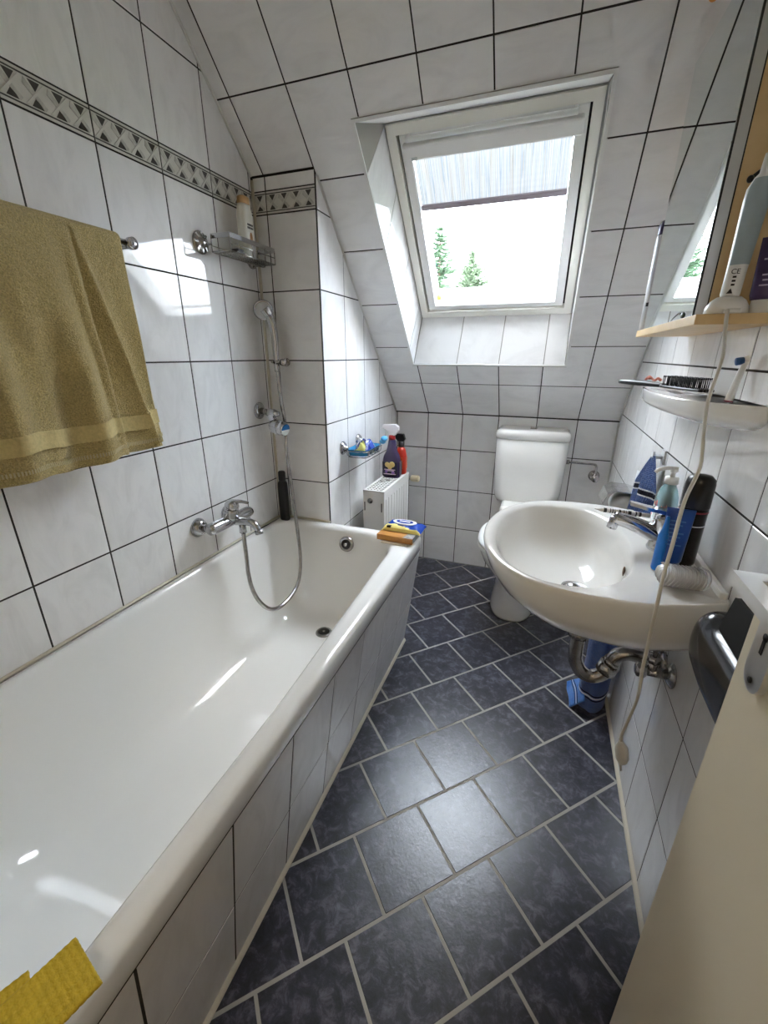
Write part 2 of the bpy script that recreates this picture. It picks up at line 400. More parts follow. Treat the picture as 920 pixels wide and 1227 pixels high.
# left wall
yl = lambda y: zslope(y)
wl = shell('wall_left', [(-GB, YN-.1, 0), (-GB, YK+.1, 0), (-GB, YK+.1, 1.0), (-GB, YK-.55, zslope(YK-.55)+.06), (-GB, YK-(ZC-ZT)*CT/ST, ZC+.05), (-GB, YN-.1, ZC+.05)], (-.12, 0, 0), M_GROUT, 'left wall of white marbled tiles with a patterned border, behind the bathtub', 'wall')
ys = steps(-.8175, .2, YN, -.003)
reg = [(YN, .45), (-.003, .45), (-.003, zslope(-.003)-.0005), (YK-(ZC-ZT)*CT/ST, ZC), (YN, ZC)]
lay_tiles(wl, (0, 0, 0), (0, 1, 0), (0, 0, 1), gridrects(ys, [.45, ZR1-3*H, ZR1-2*H, ZR1-H, ZR1, ZBB]), reg, m=M_TILE)
lay_tiles(wl, (0, 0, 0), (0, 1, 0), (0, 0, 1), gridrects(ys, [ZBT, ZBT+H, ZBT+2*H, ZC]), reg, m=M_TILE)
lay_border(wl, (0, 0, 0), (0, 1, 0), (0, 0, 1), ys, ZBB, ZBT)
# pipe chase (boxed-out corner)
b = MB(); b.prism([(0, GB, 0), (0, GB, zslope(0)-.004), (0, YK, ZT-.004), (0, YK, 0)], (XB-GB, 0, 0)); wb = struct(b.build('wall_boxout', M_GROUT), 'tiled boxed-out pipe chase in the corner beyond the bathtub tap', 'wall')
xs = [.003, .0544, XB-.001]
lay_tiles(wb, (0, 0, 0), (1, 0, 0), (0, 0, 1), gridrects(xs, [.45, ZR1-3*H, ZR1-2*H, ZR1-H, ZR1, ZBB]), m=M_TILE)
lay_tiles(wb, (0, 0, 0), (1, 0, 0), (0, 0, 1), gridrects(xs, [ZBT, zslope(0)-.0015]), m=M_TILE)
lay_border(wb, (0, 0, 0), (1, 0, 0), (0, 0, 1), xs, ZBB, ZBT)
reg = [(.007, .0), (YK-.001, 0), (YK-.001, ZT-.003), (.007, zslope(.007)-.003)]
lay_tiles(wb, (XB, 0, 0), (0, 1, 0), (0, 0, 1), gridrects([.007, .21, .413, .613, .817, YK], [0, ZR1-5*H, ZR1-4*H, ZR1-3*H, ZR1-2*H, ZR1-H, ZR1, ZBB, 1.9]), reg, m=M_TILE)
# back wall
wk = shell('wall_back', [(XB-.05, YK+GB, 0), (XR, YK+GB, 0), (XR, YK+GB, ZT+.02), (XB-.05, YK+GB, ZT+.02)], (0, .12, 0), M_GROUT, 'low white tiled wall behind the toilet under the roof slope', 'wall')
lay_tiles(wk, (0, YK, 0), (1, 0, 0), (0, 0, 1), gridrects([XB+.007, .451, .651, .851, 1.051, 1.251, XR-.001], [0, .2347, .4815, .7283, ZT-.002]), m=M_TILE)
# right wall
wr = shell('wall_right', [(XR+GB, YN-.1, 0), (XR+GB, YK+.1, 0), (XR+GB, YK+.1, 1.0), (XR+GB, YK-.55, zslope(YK-.55)+.06), (XR+GB, YK-(ZC-ZT)*CT/ST, ZC+.05), (XR+GB, YN-.1, ZC+.05)], (.12, 0, 0), M_GROUT, 'right wall of white glossy tiles behind the washbasin', 'wall')
reg = [(YN, 0), (YK-.007, 0), (YK-.007, ZT-.002), (YK-(ZC-ZT)*CT/ST, ZC), (YN, ZC)]
# the face normal must point to -X: u = +Z, v = +Y
lay_tiles(wr, (XR, 0, 0), (0, 0, 1), (0, 1, 0), [(z0, z1, y0, y1) for (y0, y1, z0, z1) in gridrects(steps(-.6958, .2, YN, YK), steps(.2338, H, 0, ZC))], [(p[1], p[0]) for p in reg][::-1], m=M_TILE)
# sloped ceiling with the roof-window hole
OX0, OX1, OS0, OS1 = .435, 1.143, .383, 1.3715
S1 = (ZC-ZT)/ST
b = MB(); mo = GB
def sl_piece(x0, x1, s0, s1):
    b.add([SP(x, s, o) for x in (x0, x1) for s in (s0, s1) for o in (mo, .142)], [(0, 1, 3, 2), (4, 6, 7, 5), (0, 4, 5, 1), (2, 3, 7, 6), (0, 2, 6, 4), (1, 5, 7, 3)])
sl_piece(-.1, OX0-.012, 0, S1+.1); sl_piece(OX1+.012, XR+.1, 0, S1+.1); sl_piece(OX0-.012, OX1+.012, 0, OS0-.008); sl_piece(OX0-.012, OX1+.012, OS1+.012, S1+.1)
cs = struct(b.build('ceiling_slope', M_GROUT), 'tiled roof slope around the skylight', 'ceiling')
ss = [0.002, .2429, .4887, .7307, .9774, 1.2332, 1.4897, 1.7365, S1]
xs = [-.001, .051, .251, .451, .651, .851, 1.051, 1.251, XR+.001]
vd = SP(0, 1)-SP(0, 0)
rs = []
for r in gridrects(xs, ss):
    if r[1] <= .2511 and r[2] < 1.2735:
        if r[3] <= 1.2735: continue
        r = (r[0], r[1], 1.2745, r[3])
    rs.append(r)
lay_tiles(cs, SP(0, 0), (1, 0, 0), vd, rs, None, hole=(OX0, OX1, OS0, OS1), m=M_TILE)
M_SEAL = mat('grey_white_sealant', (.70, .69, .66), .5)
for k, (x, s0, s1, lbl) in enumerate(((.0025, 1.278, S1, 'pale sealant in the corner of left wall and roof slope'), (XR-.0025, .01, S1, 'pale sealant in the corner of right wall and roof slope'), (XB+.0025, .01, 1.25, 'pale sealant between the pipe chase and the roof slope'))):
    b = MB(); b.tube([SP(x, s0, -.0025), SP(x, s1, -.0025)], .0042, 6); struct(b.build('trim_%d' % (4+k), M_SEAL), lbl, 'trim')
b = MB(); b.tube([(XB+.0025, YK-.0025, .004), (XB+.0025, YK-.0025, ZT-.004)], .0042, 6); struct(b.build('trim_7', M_SEAL), 'pale sealant in the corner of pipe chase and back wall', 'trim')
b = MB(); b.tube([(XR-.0025, YK-.0025, .004), (XR-.0025, YK-.0025, ZT-.004)], .0042, 6); struct(b.build('trim_8', M_SEAL), 'pale sealant in the corner of back wall and right wall', 'trim')
# flat ceiling and near wall with doorway, hall beyond
shell('ceiling', [(-.1, YK-(ZC-ZT)*CT/ST+.02, ZC), (-.1, YN-1.6, ZC), (XR+.1, YN-1.6, ZC), (XR+.1, YK-(ZC-ZT)*CT/ST+.02, ZC)], (0, 0, .1), M_PAINT, 'flat white painted ceiling above the near end of the room', 'ceiling')
b = MB(); b.box(0, .52, YN-.1, YN, 0, ZC); b.box(.52, 1.38, YN-.1, YN, 2.02, ZC); b.box(1.38, XR, YN-.1, YN, 0, ZC)
struct(b.build('wall_near', M_PAINT), 'white painted wall with the doorway behind the camera', 'wall')
b = MB(); b.box(-.1, XR+.1, YN-1.6, YN-.1, -.1, -.002); struct(b.build('floor_hall', mat('hall_floor', (.30, .22, .14), .4, var=.15)), 'brown hall floor outside the doorway', 'floor')
b = MB(); b.box(-.1, XR+.1, YN-1.7, YN-1.6, 0, ZC); b.box(-.2, -.1, YN-1.7, YN-.1, 0, ZC); b.box(XR+.1, XR+.2, YN-1.7, YN-.1, 0, ZC)
struct(b.build('wall_hall', M_PAINT), 'white painted hall walls beyond the doorway', 'wall')

# ------------------------------------------------------------------ skylight
def sbox(b, x0, x1, s0, s1, o0, o1, mi=0, ch=0.0):
    return b.box(x0, x1, s0, s1, o0, o1, mi, ch, fn=lambda p: SP(p.x, p.y, p.z))
win = thing('window_1', 'white roof window with a striped blind half drawn down', 'window', SP(.79, .9, .1)); win['kind'] = 'structure'
FX0, FX1, FS0, FS1, FO = .480, 1.136, .548, 1.298, .14
b = MB()   # plaster-thick lining behind the reveal tiles
def liner(p):   # four corner points, outer edge first
    b.add(p, [(0, 1, 2, 3)])
A = [SP(OX0, OS0), SP(OX1, OS0), SP(OX1, OS1), SP(OX0, OS1)]; Bq = [SP(FX0-.004, FS0-.004, FO), SP(FX1+.004, FS0-.004, FO), SP(FX1+.004, FS1+.004, FO), SP(FX0-.004, FS1+.004, FO)]
cen = SP(.79, .9, .07)
A2 = [p+(p-cen).normalized()*.012 for p in A]; B2 = [p+(p-cen).normalized()*.012 for p in Bq]
for i in range(4):
    j = (i+1) % 4; q = [A[i], A[j], Bq[j], Bq[i], A2[i], A2[j], B2[j], B2[i]]
    b.add([p+(p-cen)*.004 for p in q], [(0, 1, 2, 3), (7, 6, 5, 4), (0, 4, 5, 1), (1, 5, 6, 2), (2, 6, 7, 3), (3, 7, 4, 0)])
lining = b.build('lining', M_FGROUT, win)
# bottom reveal tiles, in line with the joints of the slope
bx = [OX0, .451, .651, .851, 1.051, OX1]
def lerp(a, c, t): return a+(c-a)*t
for x0, x1 in zip(bx, bx[1:]):
    if x1-x0 < .03: continue
    f0, f1 = (x0-OX0)/(OX1-OX0), (x1-OX0)/(OX1-OX0)
    if x0 == .451: f0 = 0
    quad_tile(lining, [A[0].lerp(A[1], f0), A[0].lerp(A[1], f1), Bq[0].lerp(Bq[1], f1), Bq[0].lerp(Bq[1], f0)], M_TILE)
# side reveal tiles with upright joints
js = [.4887, .7307, .9774, 1.2332]
def side(xo, xi, flip):
    o = lambda s: SP(xo, s, 0); i_ = lambda s: SP(xi, min(max(s, FS0), FS1), FO)
    prev = (OS0, FS0)
    for s in js+[None]:
        cur = (s, s+.128) if s is not None else (OS1, FS1)
        if cur[1] > FS1: cur = (cur[0], FS1)
        q = [o(prev[0]), i_(prev[1]), i_(cur[1]), o(cur[0])]
        if (q[2]-q[1]).length > .012: quad_tile(lining, q[::-1] if flip else q, M_TILE)
        prev = cur
side(OX0, FX0-.004, False); side(OX1, FX1+.004, True)
quad_tile(lining, [A[3], Bq[3], Bq[2], A[2]], M_FRAME, gap=0)
b = MB()
for x0, x1, s0, s1 in ((OX0-.009, OX0, OS0-.009, OS1+.009), (OX1, OX1+.009, OS0-.009, OS1+.009), (OX0, OX1, OS0-.009, OS0), (OX0, OX1, OS1, OS1+.009)):
    sbox(b, x0, x1, s0, s1, -.0025, .008)
b.build('edge_trim', M_WPLAST, win)
b = MB(); fw = .030
sbox(b, FX0, FX0+fw, FS0, FS1, FO-.01, FO+.09); sbox(b, FX1-fw, FX1, FS0, FS1, FO-.01, FO+.09)
sbox(b, FX0+fw, FX1-fw, FS0, FS0+fw, FO-.01, FO+.09); sbox(b, FX0+fw, FX1-fw, FS1-fw, FS1, FO-.01, FO+.09)
b.build('frame', M_FRAME2, win)
b = MB()
for x0, x1, s0, s1 in ((OX0-.09, FX0+.004, OS0-.12, OS1+.12), (FX1-.004, OX1+.09, OS0-.12, OS1+.12), (FX0+.004, FX1-.004, OS0-.12, FS0+.004), (FX0+.004, FX1-.004, FS1-.004, OS1+.12)): sbox(b, x0, x1, s0, s1, FO+.0008, FO+.03)
b.build('light_block_collar', M_GPLAST, win)  # unseen collar added to block light leaking in round the frame
b = MB()
sbox(b, FX0+fw, FX0+fw+.007, FS0+fw, FS1-fw, FO+.018, FO+.085); sbox(b, FX1-fw-.007, FX1-fw, FS0+fw, FS1-fw, FO+.018, FO+.085); sbox(b, FX0+fw, FX1-fw, FS0+fw, FS0+fw+.004, FO+.02, FO+.085)
b.build('seal', M_RUBBER, win)
SX0, SX1, SS0, SS1 = FX0+fw+.007, FX1-fw-.007, FS0+fw+.004, FS1-fw-.004
GX0, GX1, GS0, GS1 = .551, 1.065, .604, 1.222
b = MB()
sbox(b, SX0, GX0, SS0, SS1, FO-.002, FO+.06, ch=.003); sbox(b, GX1, SX1, SS0, SS1, FO-.002, FO+.06, ch=.003); sbox(b, GX0-.002, GX1+.002, SS0, GS0, FO-.002, FO+.06, ch=.003); sbox(b, GX0-.002, GX1+.002, GS1, SS1, FO+.01, FO+.06, ch=.003)
sash = b.build('sash', M_FRAME, win)
gm = bpy.data.materials.new('window_glass'); gm.use_nodes = True; t = gm.node_tree; t.nodes.clear()
tr = N(t, 'ShaderNodeBsdfTransparent'); gl = N(t, 'ShaderNodeBsdfGlossy', Roughness=.0); mx = N(t, 'ShaderNodeMixShader'); oo = N(t, 'ShaderNodeOutputMaterial')
tr.inputs['Color'].default_value = (.97, .97, .975, 1)
ge = N(t, 'ShaderNodeNewGeometry'); dp = N(t, 'ShaderNodeVectorMath', operation='DOT_PRODUCT'); t.links.new(ge.outputs['Normal'], dp.inputs[0]); t.links.new(ge.outputs['Incoming'], dp.inputs[1])
ab = N(t, 'ShaderNodeMath', operation='ABSOLUTE'); t.links.new(dp.outputs['Value'], ab.inputs[0])
iv = N(t, 'ShaderNodeMath', operation='SUBTRACT'); iv.inputs[0].default_value = 1.0; t.links.new(ab.outputs[0], iv.inputs[1])
p5 = N(t, 'ShaderNodeMath', operation='POWER'); t.links.new(iv.outputs[0], p5.inputs[0]); p5.inputs[1].default_value = 5.0
ma = N(t, 'ShaderNodeMath', operation='MULTIPLY_ADD'); t.links.new(p5.outputs[0], ma.inputs[0]); ma.inputs[1].default_value = .96; ma.inputs[2].default_value = .04
t.links.new(ma.outputs[0], mx.inputs[0]); t.links.new(tr.outputs[0], mx.inputs[1]); t.links.new(gl.outputs[0], mx.inputs[2]); t.links.new(mx.outputs[0], oo.inputs['Surface'])
b = MB(); sbox(b, GX0-.004, GX1+.004, GS0-.004, GS1+.004, FO+.034, FO+.038); b.build('pane', gm, sash)
b = MB(); sbox(b, GX0-.05, GX1+.05, GS0-.07, GS0+.012, FO+.062, FO+.10, ch=.004); sbox(b, GX0-.05, GX0-.002, GS0, GS1, FO+.062, FO+.09); sbox(b, GX1+.002, GX1+.05, GS0, GS1, FO+.062, FO+.09)
b.build('outer_cladding', M_PAINT, win)
b = MB(); sbox(b, SX0+.01, SX1-.01, 1.196, 1.242, FO-.028, FO+.008, ch=.006); cas = b.build('blind_cassette', M_FRAME, win)
b = MB(); sbox(b, GX0+.006, GX0+.026, 1.200, 1.208, FO-.0295, FO-.028); b.build('rating_plate', M_GPLAST, cas)
b = MB(); b.tube([SP(SX0+.03, 1.258, FO-.025), SP(SX1-.03, 1.258, FO-.025)], .008, 10)
for x in (SX0+.035, SX1-.035): b.cyl(SP(x, 1.258, FO-.025), SP(x, 1.262, FO+.012), .006, seg=8)
b.build('bright_strip_bar', M_WPLAST, sash)  # white rod stands in for the bright strip of light above the cassette
# striped translucent blind
bm_ = bpy.data.materials.new('striped_blind_cloth'); bm_.use_nodes = True; t = bm_.node_tree; t.nodes.clear()
tc = N(t, 'ShaderNodeTexCoord'); mp = N(t, 'ShaderNodeMapping'); mp.inputs['Scale'].default_value = (110, .8, .8)
n1 = N(t, 'ShaderNodeTexNoise', Scale=1.0, Detail=2.0); cr = N(t, 'ShaderNodeValToRGB'); cr.color_ramp.interpolation = 'CONSTANT'
els = [(.0, (.92, .93, .95)), (.40, (.92, .95, .97)), (.445, (.62, .70, .78)), (.475, (.95, .95, .95)), (.515, (.68, .66, .62)), (.54, (.93, .95, .97)), (.58, (.66, .74, .80)), (.61, (.95, .95, .95)), (.66, (.78, .75, .68))]
ce = cr.color_ramp.elements; ce[0].position = 0; ce[0].color = (*els[0][1], 1); ce[1].position = els[1][0]; ce[1].color = (*els[1][1], 1)
for p, c in els[2:]: e = ce.new(p); e.color = (*c, 1)
tl = N(t, 'ShaderNodeBsdfTranslucent'); df = N(t, 'ShaderNodeBsdfDiffuse'); tp = N(t, 'ShaderNodeBsdfTransparent'); m1 = N(t, 'ShaderNodeMixShader'); m2 = N(t, 'ShaderNodeMixShader'); oo = N(t, 'ShaderNodeOutputMaterial')
m1.inputs[0].default_value = .972; m2.inputs[0].default_value = .003
t.links.new(tc.outputs['Object'], mp.inputs['Vector']); t.links.new(mp.outputs[0], n1.inputs['Vector']); t.links.new(n1.outputs['Fac'], cr.inputs['Fac'])
for s_ in (tl, df, tp): t.links.new(cr.outputs[0], s_.inputs['Color'])
t.links.new(tl.outputs[0], m1.inputs[1]); t.links.new(df.outputs[0], m1.inputs[2]); t.links.new(m1.outputs[0], m2.inputs[1]); t.links.new(tp.outputs[0], m2.inputs[2]); t.links.new(m2.outputs[0], oo.inputs['Surface'])
bl = thing('pleated_blind', 'white roof window blind cloth with thin blue and grey vertical stripes', 'blind', SP(.8, 1.03, FO+.018))
b = MB(); b.grid(lambda i, j: SP(GX0+.002+(GX1-GX0-.004)*i, 1.03+(1.215-1.03)*j, FO+.018+.0002*math.sin(j*60)), 30, 60); b.build('cloth', bm_, bl)
b = MB(); sbox(b, GX0+.001, GX1-.001, 1.012, 1.032, FO+.011, FO+.025, ch=.003); b.build('bottom_rail', mat('mauve_aluminium', (.42, .37, .41), .4, metal=.3), bl)
b = MB(); b.ball(SP(GX0+.012, GS0+.02, FO+.028), .012, .006, .014, 8, 6); tag(b.build('yellow_sticker', mat('yellow_film', (.9, .6, .1), .5)), 'small yellow sticker in the bottom corner of the skylight glass', 'sticker')

# ------------------------------------------------------------------ outside: two conifers and a roof
M_NEEDLE = mat('needles', (.12, .18, .11), .7, var=.35, vscale=3); M_NEEDLE2 = mat('needles_pale', (.17, .22, .14), .7, var=.3, vscale=3); M_BARK = mat('bark', (.12, .085, .06), .9, bump=.5)
GZ = -3.0
def conifer(x, y, ztop, slope_, m, label, seed, droop):
    rnd = random.Random(seed); t = thing('conifer_tree', label, 'tree', (x, y, GZ), 'conifers outside the skylight')
    b = MB(); b.tube([(x, y, GZ), (x, y, ztop-.1)], .2, 8, rf=lambda i: (.22, .02)[i]); b.build('trunk', M_BARK, t)
    b = MB(); z = ztop
    b.cyl((x, y, z-.35), (x, y, z+.05), .03, .004, 5)
    while z > 0:
        d = ztop-z; L = .10+d*slope_*rnd.uniform(.7, 1.15); k = 7+int(min(d, 4)*2.0)
        for i in range(k):
            a = rnd.uniform(0, 6.283); dx, dy = math.cos(a), math.sin(a); ln = L*rnd.uniform(.6, 1.1)
            tip = Vector((x+dx*ln, y+dy*ln, z+ln*droop)); root = Vector((x, y, z-.05))
            mtw = max(5, int(ln/.06))
            for q in range(mtw):
                f = (q+.6)/mtw; p = root.lerp(tip, f); p.z += .12*ln*math.sin(f*3.1)*(-1 if droop < .1 else 1)
                for sgn in (1, -1, 0):
                    s = (1-f)*.22*min(1, ln)+.10
                    d2 = Vector((dx*.8-dy*sgn*.9, dy*.8+dx*sgn*.9, rnd.uniform(-.25, .25))).normalized()*s*rnd.uniform(.8, 1.4)
                    wv = Vector((rnd.uniform(-1, 1), rnd.uniform(-1, 1), rnd.uniform(-.6, .6))).normalized()*.035
                    b.add([p+wv, p-wv, p+d2], [(0, 1, 2)])
                    wv2 = Vector((0, 0, .025)); b.add([p+wv2, p-wv2, p+d2*.9], [(0, 1, 2)])
        z -= .10+.015*d
    b.build('foliage', m, t, stuff=True)
conifer(-2.74, 14, 5.05, .50, M_NEEDLE, 'tall dark spruce seen through the left of the skylight', 3, -.06)
conifer(-3.45, 24, 6.25, .62, M_NEEDLE2, 'paler loose conifer just right of the tall spruce', 5, .5)
hs = thing('neighbour_house', 'neighbouring house with a blue grey roof low behind the trees', 'house', (-8, 32, GZ))
b = MB(); b.box(-13, -4.4, 29.5, 34.5, GZ, 3.3); b.build('house_walls', mat('render_wall', (.72, .70, .66), .8), hs)
b = MB(); b.prism([(-13.4, 29, 3.2), (-13.4, 35, 3.2), (-13.4, 32, 5.35)], (9.2, 0, 0)); b.build('roof', mat('blue_grey_roof', (.22, .25, .34), .7), hs)
b = MB(); b.box(-60, 60, 1.6, 90, GZ-.2, GZ); struct(b.build('ground', mat('lawn', (.10, .16, .06), .9, var=.3, vscale=1)), 'lawn outside below the roof window', 'ground')

# ------------------------------------------------------------------ bathtub
ZRIM = .556
tub = thing('bathtub', 'white enamelled built-in bathtub along the left wall', 'bathtub', (.34, -.84, .1))
def TB(z, il, ir, ifar, inear, r):
    L = rrect(.030+il, .625-ir, -1.585+inear, -.052-ifar, [r, r*1.35, r, r], z, 7, 12)
    for p in L:    # the bowl narrows a little towards the drain end
        p.x -= .030*min(1, max(0, (p.y+.95)/.70))*max(0, (p.x-.05)/.575)
    return L
def TO(z, g, r=.012): return rrect(.0015+g, .673-g, -1.675+g, -.0025-g, r, z, 7, 12)
loops = [TO(.497, .004), TO(.503, 0), TO(.543, 0), TO(.551, .003), TO(.5555, .011), TO(ZRIM, .02),
         TB(ZRIM, -.022, -.022, -.022, -.022, .135), TB(ZRIM-.0008, -.014, -.014, -.014, -.014, .13), TB(ZRIM-.003, -.007, -.007, -.007, -.007, .126), TB(ZRIM-.008, -.001, -.001, -.001, -.001, .122), TB(ZRIM-.017, .004, .004, .004, .004, .119), TB(ZRIM-.032, .008, .008, .008, .012, .117),
         TB(.49, .014, .014, .014, .035, .115), TB(.42, .022, .022, .022, .075, .112), TB(.34, .032, .032, .034, .13, .11), TB(.26, .044, .044, .05, .20, .108),
         TB(.205, .058, .058, .068, .26, .105), TB(.172, .078, .078, .09, .31, .10), TB(.153, .105, .105, .12, .36, .09), TB(.143, .14, .14, .16, .42, .08), TB(.138, .19, .19, .3, .60, .05), TB(.136, .235, .235, .6, .75, .01)]
b = MB(); b.ring_loft(loops, False, True); b.build('tub_shell', M_ENAMEL, tub)
dx, dy, dz = .318, -.222, .1425
b = MB(); b.lathe([(.0235, .004), (.025, .006), (.031, .0055), (.035, .001), (.035, -.004)], (dx, dy, dz), seg=28, cap=False); dr = b.build('drain', M_CHROMED, tub)
b = MB(); b.lathe([(.0245, .0052), (.0245, -.003)], (dx, dy, dz), seg=24); b.lathe([(.006, .0050), (.005, .0075)], (dx, dy, dz), seg=10, mi=1); b.build('drain_hole', [M_RUBBER, M_CHROMED], dr)
ov = Vector((.366, -.0705, .497)); oax = Vector((0, -1, .2)).normalized()
b = MB(); b.lathe([(.031, -.004), (.033, .004), (.031, .010), (.026, .013), (.022, .011)], ov, oax, 30); of = b.build('overflow', M_CHROMED, tub)
b = MB(); b.lathe([(.022, .0095), (.020, .0125)], ov, oax, 24); b.cyl(ov+oax*.012, ov+oax*.020, .009, .007, 12, mi=1); b.build('overflow_knob', [M_RUBBER, M_CHROMED], of)
# tiled front of the tub, leaning in towards the floor
XT, XTB, ZPT = .6613, .5966, .49
nl = Vector((ZPT, 0, -(XT-XTB))).normalized(); vp = Vector((XT-XTB, 0, ZPT)).normalized(); LP = math.hypot(XT-XTB, ZPT)
b = MB(); YE = .029
q = [Vector((XTB, YE, 0))-nl*GB, Vector((XT, YE, ZPT+.004))-nl*GB]
b.prism([q[0], q[1], q[1]-Vector((.024, 0, 0)), q[0]-Vector((.024, 0, 0))], (0, YN-YE, 0)); tp_ = struct(b.build('wall_bathtub', M_GROUT), 'leaning tiled front panel under the bathtub rim', 'wall')
# face normal must point to +X: u = +Y, v = up
lay_tiles(tp_, (XTB, 0, 0), (0, 1, 0), vp, gridrects(steps(-1.3717, .2, YN, YE), [.012, LP*.2272/ZPT, LP-.002]), m=M_TILE, gap=.005)
b = MB(); b.prism([(XTB-.002, YE, 0), (XTB+.009, YE, 0), (XTB+.0075, YE, .006), (XTB+.003, YE, .011), (XTB, YE, .013)], (0, YN-YE, 0)); b.build('sealant_strip', M_CAULK, tp_)
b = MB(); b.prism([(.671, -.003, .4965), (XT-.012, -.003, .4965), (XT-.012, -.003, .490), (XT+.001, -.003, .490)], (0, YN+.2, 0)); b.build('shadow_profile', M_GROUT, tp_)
b = MB(); b.tube([(.004, YN+.2, ZRIM+.001), (.004, -.004, ZRIM+.001)], .005, 6); b.tube([(.004, -.004, ZRIM+.001), (XB, -.004, ZRIM+.001)], .005, 6); struct(b.build('trim_1', M_CAULK), 'cream sealant bead where the bathtub meets the wall', 'trim')
b = MB(); b.prism([(XR-.001, YN, 0), (XR-.010, YN, 0), (XR-.008, YN, .006), (XR-.001, YN, .012)], (0, YK-YN-.01, 0)); struct(b.build('trim_2', M_CAULK), 'cream sealant strip at the foot of the right wall', 'trim')
b = MB(); b.tube([(.004, -.004, ZRIM+.006), (.004, -.004, zslope(0)-.01)], .0055, 6); struct(b.build('trim_3', M_CAULK), 'cream sealant bead in the corner beside the shower hose', 'trim')

# ------------------------------------------------------------------ bath mixer, shower, hose
mix = thing('bath_mixer', 'chrome single lever bath mixer on the left wall above the bathtub', 'tap', (.0, -.42, .60))
b = MB()
for y in (-.497, -.345):
    b = MB(); b.lathe([(.034, .001), (.034, .006), (.024, .022), (.015, .026)], (0, y, .684), (1, 0, 0), 24); b.cyl((.02, y, .684), (.062, y, .69), .013, seg=14); b.build('wall_union', M_CHROME, mix)
b = MB(); b.lathe([(.012, 0), (.019, .006), (.0215, .016), (.0215, .205), (.018, .222), (.010, .226)], (.072, -.525, .692), (0, 1, -.02), 22); b.lathe([(.026, 0), (.027, .01), (.024, .035), (.022, .04)], (.075, -.415, .700), (.25, 0, 1), 22); b.build('mixer_body', M_CHROME, mix)
b = MB(); b.lathe([(.024, 0), (.025, .012), (.021, .024), (.012, .030), (.002, .031)], (.085, -.415, .738), (.25, 0, 1), 22)
b.tube(spline([(.092, -.412, .762), (.118, -.405, .764), (.146, -.398, .760)], 6), .007, 10, rf=lambda i: .0085-.0003*i); b.build('lever', M_CHROME, mix)
b = MB(); b.tube(spline([(.075, -.40, .684), (.105, -.395, .684), (.138, -.39, .683), (.160, -.388, .670), (.168, -.386, .650)], 6), .015, 14, rf=lambda i: .0165-.0002*i); b.cyl((.167, -.386, .655), (.1695, -.386, .641), .0145, seg=16); b.build('spout', M_CHROME, mix)
b = MB(); b.cyl((.105, -.393, .676), (.105, -.393, .640), .012, .0135, 14); b.build('hose_outlet', M_CHROME, mix)
hp = [(.082, -.058, 1.225), (.085, -.061, 1.195), (.093, -.066, 1.09), (.093, -.050, .985), (.103, -.068, .885), (.125, -.084, .703), (.15, -.103, .522), (.17, -.129, .418), (.185, -.177, .345), (.19, -.243, .313), (.185, -.318, .301), (.175, -.37, .315), (.16, -.403, .354), (.145, -.424, .414), (.13, -.422, .48), (.115, -.404, .555), (.105, -.393, .618), (.105, -.393, .637)]
hose_pts = resample(spline(hp, 10), .0026)
b = MB(); b.tube(hose_pts, .0078, 10, rf=lambda i: .0083 if i % 2 else .0066)
shw = thing('hand_shower', 'chrome hand shower and metal hose hanging in the tiled corner', 'shower', (.085, -.06, 1.2))
b.build('hose', M_CHROMED, shw)
b = MB(); b.tube(spline([(.083, -.058, 1.205), (.080, -.053, 1.26), (.076, -.048, 1.32), (.070, -.050, 1.365), (.064, -.058, 1.392), (.056, -.072, 1.412)], 8), .012, 14, rf=lambda i: .0105+.00022*i+(.0035 if i > 30 else 0)); b.build('handle', M_CHROME, shw)
hax = Vector((.55, -.72, -.35)).normalized()
b = MB(); b.lathe([(.004, -.022), (.022, -.018), (.034, -.006), (.037, .004), (.034, .010), (.028, .008)], (.053, -.074, 1.405), hax, 28); b.build('spray_head', M_CHROME, shw)
b = MB(); b.lathe([(.029, .0085), (.027, .0115), (.002, .012)], (.053, -.074, 1.405), hax, 24); b.build('spray_plate', M_GPLAST, shw)
b = MB(); b.cyl((.084, -.060, 1.185), (.083, -.058, 1.225), .0105, .012, 14); b.build('hose_nut', M_CHROMED, shw)
cl = thing('shower_clip', 'small chrome wall clip holding the hand shower upright', 'bracket', (.09, -.0, 1.22))
b = MB(); b.cyl((.092, -.001, 1.22), (.090, -.046, 1.22), .009, seg=12); b.lathe([(.016, .0), (.016, .004), (.011, .007)], (.092, -.001, 1.22), (0, -1, 0), 18)
b.tube([(.0825+.0165*math.cos(R(a)), -.058+.0165*math.sin(R(a)), 1.222) for a in range(-70, 251, 16)], .0055, 8); b.build('clip', M_CHROMED, cl)
b = MB(); b.cyl((.105, -.053, 1.220), (.123, -.06, 1.219), .0135, .012, 16); b.build('clamp_knob', M_CHROMED, cl)
hd = thing('shower_holder', 'chrome shower wall holder with a blue and white dial', 'holder', (0, -.088, 1.0))
b = MB(); b.lathe([(.033, .001), (.033, .006), (.026, .011), (.013, .013)], (0, -.088, 1.036), (1, 0, 0), 26); b.build('wall_plate', M_CHROME, hd)
b = MB(); b.cyl((.010, -.088, 1.036), (.052, -.088, 1.030), .013, .0125, 16); b.lathe([(.016, 0), (.0175, .006), (.0175, .028), (.013, .038), (.010, .050), (.004, .053)], (.046, -.090, 1.030), (1, -.05, -.05), 18); b.build('arm', M_CHROME, hd)
b = MB(); b.prism([(.050, -.105, 1.038), (.070, -.105, 1.038), (.086, -.105, .985), (.080, -.105, .955), (.060, -.105, .955)], (0, .022, 0)); b.build('fork', M_CHROME, hd)
kx = Vector((1, -.14, -.22)).normalized(); ko = Vector((.070, -.094, .981))
